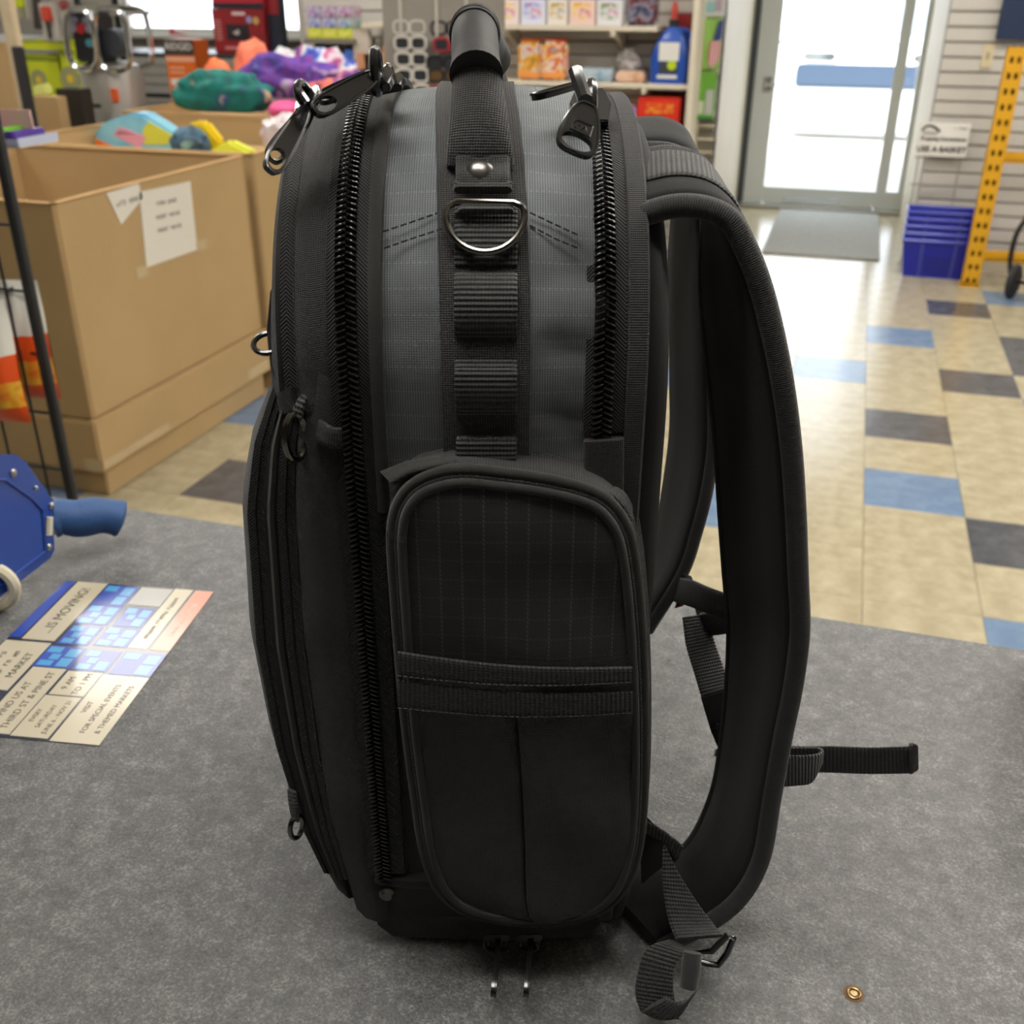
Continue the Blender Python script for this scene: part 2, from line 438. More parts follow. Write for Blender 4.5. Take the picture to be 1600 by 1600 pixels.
# outside: paved lot and one parked car
st(box('ground_outside', (-30, 8.62, -.15), (30, 60, -.03), plain('lot_concrete', '#b9b6ae', .9, noise=.1, nscale=2)))
car = thing('parked_car', 'pale car parked nose-on outside the glass door', 'car', (.12, 13.4, -.03))
M_car = plain('car_paint', '#d9dee2', .25, coat=.6); M_cgl = plain('car_dark_trim', '#46566c', .35)
prof = [(-2.1, .03), (-2.1, .75), (-1.95, .95), (-1.0, 1.06), (-.35, 1.5), (1.4, 1.5), (2.1, 1.05), (2.2, .03)]
MB().prism(prof, -.88, .88, lambda a, b, h: Vector((h, a+2.1, b))).build('body', M_car, car, .06)
MB().prism([(-.93, 1.1), (-.36, 1.47), (-.34, 1.46), (-.9, 1.08)], -.72, .72, lambda a, b, h: Vector((h, a+2.06, b+.01))).build('windscreen', plain('car_glass', '#9fb0c2', .1), car)
MB().box((-.84, -.03, .56), (.84, .02, .80)).build('grille', M_cgl, car, .02)
for sx in (-1, 1): MB().box((sx*.6-.18, -.035, .84), (sx*.6+.18, .01, .92)).build('headlamp', M_chrome, car, .02)
for sx in (-1, 1):
    for yy in (.75, 3.4): MB().lathe([(.05, -.1), (.3, -.1), (.33, -.06), (.33, .06), (.3, .1), (.05, .1)], 20, (sx*.72, yy+.15, .33), 'x').build('wheel', plain('tyre', '#6a6c70', .8), car)
# entrance mat
mt = box('entrance_mat', (-.45, 6.80, 0), (.27, 8.36, .012), plain('mat_grey', '#aeb0ad', .95, noise=.2, nscale=60, bump=.003, bscale=300), bevel=.004)
tag(mt, 'grey entrance mat lying in front of the glass door', 'mat')

# ================================================================== COUNTER AND WHAT LIES ON IT
CZ = .93
def counter_mat():
    g = N('grey_laminate'); b = g.b; tc = g.n('ShaderNodeTexCoord')
    n1 = g.n('ShaderNodeTexNoise'); n1.inputs['Scale'].default_value = 55; n1.inputs['Detail'].default_value = 9; n1.inputs['Roughness'].default_value = .8
    n2 = g.n('ShaderNodeTexNoise'); n2.inputs['Scale'].default_value = 520; n2.inputs['Detail'].default_value = 4; n2.inputs['Roughness'].default_value = .7
    for n in (n1, n2): g.l(tc.outputs['Object'], n.inputs['Vector'])
    cr = g.n('ShaderNodeValToRGB'); e = cr.color_ramp.elements
    e[0].position = .36; e[0].color = col('#434344'); e[1].position = .68; e[1].color = col('#9a9998')
    x = e.new(.52); x.color = col('#656565')
    mixv = g.math('ADD', g.math('MULTIPLY', n1.outputs[0], .5), g.math('MULTIPLY', n2.outputs[0], .5))
    g.l(mixv, cr.inputs[0]); g.l(cr.outputs[0], b.inputs['Base Color'])
    b.inputs['Roughness'].default_value = .25; b.inputs['Specular IOR Level'].default_value = .6
    g.bump(n2.outputs[0], .0008)
    return g.m
M_lam = counter_mat()
ct = thing('counter', 'long service counter with speckled grey laminate top under the backpack', 'counter', (0, 0, 0))
box('worktop', (-2.0, -.25, CZ-.035), (1.4, .892, CZ), M_lam, ct, .003)
box('front_panel', (-1.98, .78, .10), (1.38, .84, CZ-.036), plain('counter_panel', '#5a5a58', .5), ct)
box('toe_kick', (-1.98, .72, 0), (1.38, .77, .11), plain('toe_kick_black', '#1b1b1b', .6), ct)
# little brass grommet
g0 = onZ(1334, 1553, CZ)
gr = thing('screw_grommet', 'small brass ring set into the counter near the strap end', 'grommet', g0)
MB().tube([(.0036*math.cos(a), .0036*math.sin(a), .0005) for a in [i*math.pi/10 for i in range(20)]], .0008, 8, True).build('ring', plain('brass', '#a88c60', .35, metal=.9), gr)
MB().lathe([(.0003, .0002), (.0022, .0002), (.0020, .0008), (.0003, .0010)], 16).build('screw_head', plain('brass_dull', '#a9906a', .45, metal=.7), gr)
MB().lathe([(.0003, .0001), (.0062, .0001), (.0058, .00028), (.0003, .00025)], 20).build('rust_stain', plain('rust', '#6a5236', .8), gr)

# printed flyer
P_bl, P_br, P_tr = onZ(155, 1166, CZ), onZ(335, 925, CZ), onZ(102, 909, CZ)
ex = (P_br-P_bl).normalized(); ey = Vector((-ex.y, ex.x, 0))
FLW, FLH = (P_br-P_bl).length, (P_tr-P_br).dot(ey)
fl = thing('flyer', 'glossy cream and blue street map flyer lying on the counter', 'flyer', P_bl, math.atan2(ex.y, ex.x))
box('card', (0, 0, .0002), (FLW, FLH, .0007), plain('flyer_dark_ink', '#2a2c36', .25, coat=.4), fl)
def fl_xy(cx, cy):                                 # a spot read on the photo -> flyer coordinates
    p = onZ(cx*.225, 880+cy*.225, CZ)-P_bl; return p.dot(ex), p.dot(ey)
M_cr = plain('flyer_cream', '#b9b098', .3, coat=.4); M_bl = plain('flyer_blue', '#2845a0', .3, coat=.4)
M_lb = plain('flyer_light_blue', '#4f97c8', .3, coat=.4); M_sal = plain('flyer_salmon', '#c8836a', .3, coat=.4)
M_ink = plain('flyer_ink', '#2a2622', .4); M_gy = plain('flyer_grey', '#9d9d98', .3, coat=.4); M_pale = plain('flyer_pale', '#f0c9b8', .4)
def rect(pts, mat, name, z=.0007, up=.00018):
    q = [fl_xy(*p) for p in pts]; xs = sorted(a for a, b in q); ys = sorted(b for a, b in q)
    x0, x1, y0, y1 = sum(xs[:2])/2, sum(xs[2:])/2, sum(ys[:2])/2, sum(ys[2:])/2
    x0 = max(x0, .0); x1 = min(x1, FLW); y0 = max(y0, .0); y1 = min(y1, FLH)
    box(name, (x0, y0, z), (x1, y1, z+up), mat, fl); return x0, x1, y0, y1
def ftxt(r, lines, s=1., mat=None):
    x0, x1, y0, y1 = r; n = len(lines); hh = (y1-y0)/(n+.5)
    for i, t in enumerate(lines):
        if isinstance(t, int):
            strokes('lettering', t, hh*.8*s, mat or M_ink, fl, Matrix.Translation(((x0+x1)/2, y1-hh*(i+.75), .00090)), .0001, (t//3, 2*t//3)); continue
        text('lettering', t, hh*1.05*s, mat or M_ink, fl, Matrix.Translation(((x0+x1)/2, y1-hh*(i+.75), .00095)), .00006)
rect([(75, 515), (160, 520), (515, 130), (430, 130)], M_bl, 'panel')
r = rect([(160, 525), (380, 550), (745, 150), (540, 130)], M_cr, 'panel'); ftxt(r, ['...IS MOVING!'], .62)
def mp(pts, cells):
    x0, x1, y0, y1 = rect(pts, M_bl, 'map_block')
    for a, b, c, d in cells:
        box('map_building', (x0+(x1-x0)*a, y0+(y1-y0)*b, .00088), (x0+(x1-x0)*c, y0+(y1-y0)*d, .00102), M_lb, fl)
CELL = [(.06, .55, .3, .92), (.36, .5, .62, .75), (.68, .58, .95, .95), (.06, .1, .45, .42), (.52, .08, .9, .4)]
mp([(635, 290), (860, 305), (965, 170), (745, 155)], CELL[2:])
mp([(525, 420), (740, 440), (860, 310), (630, 290)], CELL)
mp([(790, 445), (980, 450), (1090, 325), (875, 310)], CELL[1:])
mp([(400, 560), (610, 580), (715, 450), (510, 430)], CELL)
mp([(640, 580), (890, 590), (970, 460), (750, 450)], CELL)
mp([(235, 715), (480, 740), (600, 600), (350, 570)], CELL)
mp([(500, 740), (730, 765), (850, 625), (620, 600)], CELL[:4])
mp([(760, 770), (1040, 800), (1160, 640), (870, 620)], CELL[2:])
rect([(890, 290), (1110, 310), (1200, 190), (985, 170)], M_gy, 'panel')
r = rect([(885, 590), (1020, 600), (1345, 190), (1220, 185)], M_cr, 'panel'); ftxt(r, [20], .6)
r = rect([(1045, 600), (1170, 625), (1500, 205), (1360, 195)], M_sal, 'panel'); ftxt(r, [13], .7, M_pale)
r = rect([(-260, 860), (60, 890), (345, 565), (30, 530)], M_cr, 'panel'); ftxt(r, [8, 9, 'MARKET'], .75)
r = rect([(-180, 1170), (65, 1195), (460, 745), (230, 720)], M_cr, 'panel'); ftxt(r, ['FIND US AT', 'THIRD ST & PINE ST'], .68)
r = rect([(345, 910), (570, 935), (715, 775), (475, 750)], M_cr, 'panel'); ftxt(r, ['9 AM', 'TO 1 PM'], .62)
r = rect([(70, 1190), (330, 1235), (560, 940), (325, 920)], M_cr, 'panel'); ftxt(r, ['EVERY', 'SATURDAY', 'JUNE 6 - NOV 21'], .62)
r = rect([(350, 1235), (685, 1275), (1040, 805), (715, 780)], M_cr, 'panel'); ftxt(r, ['VISIT', 'FOR SPECIAL EVENTS', '& THEMED MARKETS'], .55)

# packing tape dispenser, blue plate and blue grip
tg_a, tg_b = onZ(150, 850, CZ), onZ(4, 966, CZ)
nrm = Vector((0, 0, 1)).cross(tg_b-tg_a).normalized()
if nrm.dot(FW) < 0: nrm = -nrm
def tp(px, py, dz=0.): return on(px, py, nrm, tg_a.dot(nrm)+dz)
tg = thing('tape_dispenser', 'blue metal packing tape dispenser with blue grip at the counter edge', 'tape dispenser', (0, 0, 0))
M_tb = plain('blue_enamel', '#1c449c', .35, coat=.3, noise=.08, nscale=30); M_tg = plain('blue_grip', '#2d5184', .6, bump=.0005)
M_zn = plain('zinc', '#b5b6b4', .3, metal=1.); M_iv = plain('ivory_plastic', '#d4ccb2', .5)
out = [(-110, 735), (-40, 712), (0, 710), (26, 710), (42, 722), (84, 782), (86, 860), (80, 872), (0, 934), (-50, 950), (-110, 940)]
q = [(tp(x, y)) for x, y in out]
fv = [v for v in q]+[v+nrm*.0022 for v in q]; n = len(q)
MB().add(fv, [tuple(range(n)), tuple(range(n, 2*n))]+[(i, (i+1) % n, n+(i+1) % n, n+i) for i in range(n)]).build('side_plate', M_tb, tg, .0008)
rib = [(-60, 742), (8, 750), (48, 778), (66, 797), (70, 862), (0, 915)]
MB().tube([tp(x, y)-nrm*.0004 for x, y in rib], .0017, 6).build('pressed_edge', M_tb, tg)
for x, y, rr in ((20, 739, .0042), (55, 762, .0024), (80, 790, .0038), (76, 855, .0038)):
    c = tp(x, y); mb = MB(); mb.lathe([(.0002, 0), (rr, 0), (rr, .0014), (rr*.6, .0026), (.0002, .0028)], 12)
    R = nrm.to_track_quat('-Z', 'Y').to_matrix().to_4x4(); R.translation = c
    for k, v in enumerate(mb.V): mb.V[k] = R @ v
    mb.build('rivet', M_zn, tg)
a, b = tp(70, 812, .02), tp(85, 838, .02)
gd = (tp(85, 810, .012)-CAM).dot(FW)
hp = smooth_pts([dep(x, y, gd+.0003*(x-85)) for x, y in ((76, 813), (92, 807), (120, 810), (150, 806), (176, 808), (193, 812))], 5)
k = len(hp)-1
rad = []
for i in range(k+1):
    t = i/k; rad.append(.0192*(1+.05*math.cos(t*12.6))*(1 if t < .93 else math.sqrt(max(.05, 1-((t-.93)/.07)**2*.75))))
MB().tube(hp, rad, 20).build('grip', M_tg, tg)
MB().tube([dep(82, 812, gd), dep(90, 809, gd)], .0180, 20).build('collar', M_iv, tg)
MB().tube([tp(78, 808, -.004), tp(77, 836, -.004)], .0032, 8).build('latch_tab', M_iv, tg)
rc = tp(-10, 926, .012); rc.z = CZ+.0275; ring = []
for i in range(28):
    aa = 2*math.pi*i/28; ring.append(rc+RT*(.021*math.cos(aa))+Vector((0, 0, .021*math.sin(aa))))
MB().tube(ring, .006, 8, True).build('roller', M_iv, tg)
# tan display panel at the right end of the counter
p = onZ(1597, 1016, CZ)
pn = box('counter_divider', (0, -.22, 0), (.012, .03, .07), plain('tan_board', '#7d735f', .7), bevel=.002, loc=(p.x+.012, p.y-.03, CZ))
tag(pn, 'low tan board standing at the right end of the counter', 'panel')

# ================================================================== CARDBOARD BINS
M_cb = plain('cardboard', '#ba9d70', .85, noise=.10, nscale=2.2, bump=.0008, bscale=60)
M_cbd = plain('cardboard_edge', '#c09d6c', .85)
M_tape = plain('clear_tape', '#c4ae88', .2, coat=.6)
def bin_(label, x0, x1, y0, y1, z1, seams=True, rz=0., zf=.3):
    t = thing('cardboard_bin', label, 'box', (x0, y0, 0), rz, 'large cardboard bins')
    W, D = x1-x0, y1-y0; e = .012
    mb = MB(); zb = .272 if seams else 0
    mb.box((0, 0, zb), (W, e, z1)).box((0, D-e, zb), (W, D, z1)).box((0, e, zb), (e, D-e, z1)).box((W-e, e, zb), (W, D-e, z1))
    mb.build('sleeve', M_cb, t, .003)
    box('bin_floor', (e, e, zf), (W-e, D-e, zf+.012), M_cb, t)
    MB().box((-.004, -.004, z1-.001), (W+.004, e+.004, z1+.004)).box((-.004, D-e-.004, z1-.001), (W+.004, D+.004, z1+.004)).box((-.004, 0, z1-.001), (e+.004, D, z1+.004)).box((W-e-.004, 0, z1-.001), (W+.004, D, z1+.004)).build('cut_rim', M_cbd, t, .001)
    if seams:
        box('base_tray', (-.014, -.014, .095), (W+.014, D+.014, .268), M_cb, t, .006)
        box('pallet_box', (.02, .02, 0), (W-.006, D-.02, .094), M_cb, t, .004)
        box('tape_strip', (W+.0142, -.005, .105), (W+.0152, .35, .135), M_tape, t)
        box('tape_strip', (W+.0142, D-.16, .105), (W+.0152, D-.01, .15), M_tape, t)
        box('tape_strip', (W-.05, -.0152, .10), (W+.0145, -.0142, .14), M_tape, t)
    return t
bin_('nearest tall cardboard bin with two white notices taped to it', -3.16, -2.14, 2.49, 3.54, .925)
bin_('middle cardboard bin holding beach toys in packets', -3.3, -2.13, 3.575, 4.66, .925, zf=.80)
bin_('farthest cardboard bin heaped with bright towels', -3.52, -2.25, 4.72, 5.85, .93, False, zf=.86)
# notices on the near bin
def notice(label, pts, lines, tape):
    q = [onX(x, y, -2.1385) for x, y in pts]; c = sum(q, Vector())/4
    t = thing('notice', label, 'paper', c)
    V = [p-c for p in q]; V += [v+Vector((.0008, 0, 0)) for v in V]
    mk('sheet', V, [(0, 1, 2, 3), (7, 6, 5, 4), (0, 4, 5, 1), (1, 5, 6, 2), (2, 6, 7, 3), (3, 7, 4, 0)], plain('paper_white', '#dedad0', .7), t, smooth=False)
    e1 = (q[1]-q[0]).normalized(); e2 = (q[0]-q[3]).normalized(); e2 = (e2-e1*e1.dot(e2)).normalized()
    for s, off, sz in lines:
        M = Matrix((e1, e2, Vector((1, 0, 0)))).transposed().to_4x4(); M.translation = Vector((.0012, 0, 0))+e2*off
        strokes('lettering', s, sz, plain('notice_ink', '#6a6762', .7), t, M, .0003, (s//2,))
    for (a, b) in tape:
        p = onX(a, b, -2.1375)-c; box('tape', (p.x, p.y-.03, p.z-.018), (p.x+.0006, p.y+.03, p.z+.018), M_tape, t)
notice('larger white notice with three faint lines on the near cardboard bin', [(217, 300), (297, 283), (308, 390), (229, 418)], [(9, .068, .02), (11, .026, .02), (11, -.016, .02)], [(315, 383), (222, 425)])
notice('small tilted white notice at the rim of the near cardboard bin', [(166, 302), (216, 286), (223, 310), (189, 351)], [(7, -.005, .026)], [])

# ------------------------------------------------------------------ soft heaps and packets
def blob(name, label, cat, c, size, mat, rz=0., amp=.25, freq=3., tilt=0., group=None, flat=False, seed=0):
    """crumpled cloth or stuffed bag: a subdivided ball pushed into folds"""
    bm = bmesh.new(); bmesh.ops.create_icosphere(bm, subdivisions=4, radius=1.)
    from mathutils import noise as NZ
    for v in bm.verts:
        d = v.co.normalized(); o = Vector((seed*3.1, seed*1.7, 0))
        n = NZ.noise(d*freq+o)*amp + abs(NZ.noise(d*freq*2.1+o))*amp*.7
        v.co = d*(1+n)
        if v.co.z < -.6: v.co.z = -.6
    me = bpy.data.meshes.new(name); bm.to_mesh(me); bm.free()
    me.transform(Matrix.Diagonal((size[0]/2, size[1]/2, size[2]/1.6, 1)))
    for p in me.polygons: p.use_smooth = True
    o = link(name, me, mat, None, c, (tilt, 0, rz)); return tag(o, label, cat, group)
def inbin(px, py, y): return onY(px, py, y)
def heap(name, label, cat, px, py, y, wpx, hpx, mat, dz=.25, zb=None, **k):
    c = onY(px, py, y); s = (onY(px+10, py, y)-onY(px, py, y)).length/10; sv = abs(onY(px, py+10, y).z-c.z)/10
    S = hpx*sv
    if zb is not None: top = c.z+S*.75; S = (top-zb)/.95; c.z = zb+.375*S        # stands on the bin's filling
    return blob(name, label, cat, c, (wpx*s, dz, S), mat, **k)
M_teal = patches('teal_towel', ['#b8a888', '#0b6660', '#10837c', '#0d7670', '#0b6660', '#2d4f86', '#b8a888'], 5, .7)
heap('beach_towel', 'rolled teal towel with cream and blue stripes on the far bin', 'towel', 350, 150, 4.95, 145, 62, M_teal, .18, seed=1, amp=.22)
heap('beach_towel', 'purple and violet tie-dyed towel at the top of the heap', 'towel', 450, 128, 5.20, 150, 62, patches('purple_dye', ['#9ac3cf', '#3a2a86', '#5b3598', '#7b3fa0', '#4a3aa0', '#c08ac0', '#9ac3cf'], 5, .7), .18, seed=2, amp=.3)
heap('beach_towel', 'blue and white dyed towel behind the purple one', 'towel', 500, 112, 5.58, 130, 40, patches('blue_dye', ['#2d48a8', '#4a62c0', '#e0e6ea', '#c05a90', '#2b3f98'], 7, .7), .16, zb=.874, seed=3, amp=.3)
heap('beach_towel', 'white crumpled towel beside the coral bag', 'towel', 440, 112, 5.40, 60, 34, patches('white_cloth', ['#e6e2da', '#d4d8dc', '#e8c8cc'], 6, .7), .09, zb=.874, seed=4)
heap('swim_bag', 'larger coral orange bag standing up behind the towels', 'bag', 398, 112, 5.66, 62, 55, patches('coral_a', ['#f07058', '#f58a68', '#e8604a'], 4, .6), .14, zb=.874, seed=5, amp=.15)
heap('swim_bag', 'smaller orange bag behind the teal towel', 'bag', 342, 128, 5.45, 52, 40, patches('coral_b', ['#f5683a', '#f98850', '#f09078'], 4, .6), .12, zb=.874, seed=6, amp=.15)
heap('swim_hat', 'hot pink rounded swim hat below the purple towel', 'hat', 446, 172, 4.9, 42, 24, plain('hot_pink', '#ee5a9a', .5), .2, seed=7, amp=.08)
heap('beach_towel', 'orange and pink dyed cloth tucked under the purple towel', 'towel', 520, 150, 5.0, 90, 40, patches('orange_dye', ['#b0489a', '#f08040', '#6a3a9a', '#3f9fb0'], 7, .7), .14, seed=8)
heap('plastic_wrap', 'crumpled pale plastic wrap at the right side of the middle bin', 'wrap', 452, 212, 4.35, 76, 52, patches('pale_wrap', ['#e4dcd6', '#d8c8d2', '#cfd8cf'], 9, .25, coat=.5), .2, seed=9, amp=.3)
# toys in the middle bin
def packet(name, label, cat, pts, y, th, mat, parts=()):
    q = [onY(x, yy, y) for x, yy in pts]; c = sum(q, Vector())/len(q)
    t = thing(name, label, cat, c)
    n = len(q); V = [p-c for p in q]; V += [v*1.0+Vector((0, th, .0)) for v in V]
    MB().add(V, [tuple(range(n)), tuple(range(n, 2*n))]+[(i, (i+1) % n, n+(i+1) % n, n+i) for i in range(n)]).build('packet', mat, t, min(.012, th*.3))
    for nm, pp, m in parts:
        qq = [onY(x, yy, y-.003)-c for x, yy in pp]; k = len(qq)
        V = qq+[v+Vector((0, .006, 0)) for v in qq]
        MB().add(V, [tuple(range(k)), tuple(range(k, 2*k))]+[(i, (i+1) % k, k+(i+1) % k, k+i) for i in range(k)]).build(nm, m, t)
    return t
packet('toy_packet', 'tilted blue and yellow toy packet with pink window in the middle bin', 'toy', [(146, 210), (160, 192), (205, 176), (222, 178), (276, 212), (268, 250), (180, 250), (150, 236)], 4.15, .1,
       patches('toy_card', ['#7cc4e0', '#8fd0e6', '#6db4da', '#b9d36a'], 3, .35, coat=.4),
       [('pink_window', [(176, 210), (188, 198), (229, 214), (218, 232)], plain('toy_pink', '#e8a0b8', .4)), ('inner_card', [(182, 209), (190, 202), (222, 215), (214, 226)], plain('toy_card_white', '#eadfe4', .4)),
        ('orange_corner', [(149, 216), (182, 231), (180, 248), (151, 234)], plain('toy_orange', '#ec7a22', .4)), ('yellow_print', [(232, 190), (270, 212), (262, 226), (226, 226), (222, 204)], plain('toy_yellow', '#d6d64e', .4))])
packet('toy_packet', 'bright yellow toy spade packet leaning in the middle bin', 'toy', [(292, 196), (300, 189), (320, 190), (345, 222), (340, 244), (318, 244)], 4.2, .05, plain('spade_yellow', '#f2d21e', .35, coat=.3))
heap('toy_packet', 'dark blue net of sand toys in the middle bin', 'toy', 298, 226, 4.12, 52, 44, patches('net_blue', ['#2c4a6a', '#3f6a84', '#1f3450', '#8fb9a8'], 10, .5), .15, seed=11, amp=.15)
packet('toy_packet', 'flat lime yellow toy packet at the right of the middle bin', 'toy', [(326, 236), (356, 219), (394, 238), (390, 250), (330, 250)], 4.0, .06, plain('packet_lime', '#e3e850', .35, coat=.3))

# ================================================================== WIRE RACK WITH SNACKS (left)
M_bk = plain('black_metal', '#1c1c1e', .5)
RX, RY = -1.40, 1.53
rk = thing('wire_rack', 'black wire snack rack standing beside the cardboard bins', 'rack', (RX, RY, 0))
MB().tube([(0, 0, 0), (0, 0, 1.5)], .011, 10).build('post', M_bk, rk)
MB().tube([(-.62, 0, 0), (-.62, 0, 1.5)], .011, 10).build('post', M_bk, rk)
MB().tube([(0, -.4, 0), (0, -.4, .5)], .011, 10).build('post', M_bk, rk)
for k in range(9): MB().tube([(-.62, .004, .25+.12*k), (0, .004, .25+.12*k)], .0028, 6).build('wire', M_bk, rk)
for k in range(7): MB().tube([(-.08*k-.05, -.004, .2), (-.08*k-.05, -.004, 1.3)], .0028, 6).build('wire', M_bk, rk)
for zz in (.14, .34, .52): MB().tube([(0, 0, zz), (0, -.4, zz-.02)], .004, 6).build('side_wire', M_bk, rk)
for k in range(3): MB().tube([(0, -.1*k-.08, .1), (0, -.1*k-.08, .5)], .0028, 6).build('side_wire', M_bk, rk)
def chips(label, px, py, d, wpx, hpx, lean):
    c = dep(px, py, d); s = d/F_PX; W, H = wpx*s, hpx*s
    t = thing('snack_bag', label, 'snack bag', c, math.radians(lean), 'snack bags hanging on the wire rack')
    V = []; F = []; n, m = 10, 14
    for i in range(m+1):
        b = i/m
        for j in range(n+1):
            a = j/n; bul = .03*(math.sin(math.pi*a)**.6)*(math.sin(math.pi*b)**.5)
            V.append(((a-.5)*W, -bul+.004*math.sin(a*19+b*7)*math.sin(math.pi*b), (.5-b)*H))
    k = len(V)
    for i in range(m+1):
        for j in range(n+1):
            x, y, z = V[i*(n+1)+j]; V.append((x, .02*(math.sin(math.pi*j/n)**.6)*(math.sin(math.pi*i/m)**.5)+.002, z))
    for o in (0, k):
        for i in range(m):
            for j in range(n):
                a = o+i*(n+1)+j; F.append((a, a+1, a+n+2, a+n+1))
    def half(i0, i1, name, mat):
        ff = [f for f in F if i0*(n+1) <= (f[0] % k) < i1*(n+1)]; mk(name, V, ff, mat, t, fix=False, sharp=60)
    half(0, 6, 'bag_top', plain('bag_white', '#d9d8d0', .3, coat=.3))
    half(6, 9, 'bag_middle', plain('bag_orange', '#e0521a', .35, coat=.3))
    half(9, 12, 'bag_picture', patches('bag_chips', ['#e0521a', '#e6a028', '#e9b53c', '#d8641e'], 18, .35, coat=.3))
    half(12, m, 'bag_bottom', MATS['bag_orange'])
    MB().tube([(0, .03, H/2-.012), (0, -.03, H/2-.012)], .0025, 6).build('peg', M_bk, t)
    return t
chips('orange and white snack bag hanging nearest the rack post', 42, 532, 1.98, 72, 190, 12)
chips('orange and white snack bag hanging at the left photo edge', -6, 565, 1.86, 72, 200, 10)
# clear tray of small toys on the rack
c = dep(28, 222, 2.0)
tr = thing('toy_tray', 'clear tray of small coloured toys on top of the wire rack', 'tray', c)
box('tray', (-.2, -.05, -.004), (.045, .06, .0), plain('tray_clear', '#d8d4dc', .2, coat=.5), tr, .001)
MB().box((-.2, -.052, 0), (.045, -.05, .012)).box((.043, -.05, 0), (.046, .06, .014)).build('tray_wall', plain('tray_edge', '#b8c0d8', .2, coat=.5), tr)
for i, cc in enumerate(['#5a3f9a', '#7ecb2a', '#5a3f9a', '#ee6a2a', '#e8e4dc', '#e98a8a', '#5a3f9a', '#c9d86a']):
    x = .02-.026*i; box('toy', (x-.012, -.045, .001), (x+.012, .045, .024+.004*(i % 2)), plain('tiny_toy_%d' % (i % 8), cc, .4), tr, .003)
tag(box('label_card', (0, 0, 0), (.09, .004, .036), plain('pink_card', '#e0bcb4', .6), bevel=.001, loc=dep(-8, 200, 2.02)), 'pale pink price card behind the toy tray', 'card')

# ================================================================== LEFT BACK: tools, compressor, boxes
def card_box(name, label, x0, y, x1, d, z0, z1, mat, cat='box', rz=0., group=None):
    t = thing(name, label, cat, (x0, y, z0), rz, group); box('carton', (0, 0, 0), (x1-x0, d, z1-z0), mat, t, .004); return t
def pxbox(name, label, px0, py0, px1, py1, y, d, mat, cat='box', group=None, zlow=None, rz=0.):
    a = onY(px0, py1, y); b = onY(px1, py0, y); ym = (max(py0, 0)+py1)/2; a.x = onY(px0, ym, y).x; b.x = onY(px1, ym, y).x-.002
    t = card_box(name, label, a.x, y, b.x, d, zlow if zlow is not None else a.z, b.z, mat, cat, rz, group); t['w'] = b.x-a.x
    return t, b.x-a.x, b.z-(zlow if zlow is not None else a.z)
# wooden post and black board
p = onY(40, 150, 3.95)
xa, xb = onY(-2, 10, 3.95).x, onY(15, 10, 3.95).x
tag(box('wooden_post', (xa, 0, 0), (xb, .04, 1.9), plain('pine', '#c4b496', .7, noise=.12, nscale=12), bevel=.004, loc=(0, 3.95, 0)), 'pale wooden post at the far left of the shop', 'post')
xa, xb, zc_ = onY(16, 73, 3.9).x, onY(33, 73, 3.9).x, onY(25, 73, 3.9).z
tag(box('black_board', (xa, 0, 0), (xb, .02, zc_), plain('black_board', '#2c2c30', .5), bevel=.004, loc=(0, 3.9, 0)), 'upright black board leaning beside the pale wooden post', 'board')
pxbox('brown_carton', 'plain brown carton behind the wooden post', -60, 66, 20, 190, 4.3, .04, M_cb, 'carton', zlow=0)
pxbox('brown_carton', 'small brown carton below the lime tool boxes', 54, 152, 93, 200, 4.9, .08, M_cb, 'carton', zlow=0)
pxbox('dark_crate', 'black crate between small brown carton and compressor', 90, 140, 128, 190, 4.98, .10, plain('black_plastic', '#262422', .5), 'crate', zlow=0)
# shelf of lime tool cartons
sy = 6.3
a = onY(20, 146, sy); b = onY(140, 146, sy)
sh = thing('tool_shelf', 'dark steel shelf unit carrying the lime tool cartons', 'shelf', (a.x, sy, 0))
for zz in (a.z-.02, onY(60, 62, sy).z-.06): box('shelf_board', (-.5, -.02, zz-.025), (b.x-a.x+.04, .4, zz), plain('steel_grey', '#8a8880', .5), sh)
for xx in (-.5, b.x-a.x+.01):
    for yy in (-.02, .37): box('upright', (xx, yy, 0), (xx+.03, yy+.03, 1.7), M_bk, sh)
box('back_board', (-.5, .375, 1.2), (b.x-a.x+.04, .395, 1.7), plain('peg_grey', '#8f8b84', .7), sh); LZ = a.z-.02
M_lime = plain('lime_carton', '#c2cc1e', .5); M_limed = plain('lime_dark', '#7c8a18', .5); M_gy2 = plain('print_grey', '#8f9068', .6)
def lime(label, px0, py0, px1, py1, y, disc=True):
    t, W, H = pxbox('tool_carton', label, px0, py0, px1, py1, y, .25, M_lime, 'carton', 'lime tool cartons', zlow=LZ if py1 > 100 else None)
    box('top_band', (0, -.003, H*.86), (W, .0, H*.98), M_limed, t)
    if disc:
        MB().lathe([(.002, 0), (H*.24, 0), (H*.24, .004), (.002, .005)], 24, (W*.5, -.005, H*.42), 'y').build('printed_disc', M_gy2, t)
        MB().lathe([(.002, 0), (H*.08, 0), (H*.08, .004), (.002, .005)], 16, (W*.5, -.009, H*.42), 'y').build('printed_hub', plain('print_yellow', '#d9b820', .5), t)
    return t
lime('wide lime tool carton next to the wooden post', 38, 86, 80, 134, 6.28)
lime('narrow lime tool carton between two wider ones', 80, 88, 94, 136, 6.28, False)
lime('lime tool carton with grey disc print in front of the compressor', 96, 76, 120, 136, 6.22)
lime('slim lime tool carton touching the compressor', 121, 90, 137, 138, 6.25, False)
lime('long flat lime tool carton lying across the others', 30, 64, 112, 84, 6.3, False)
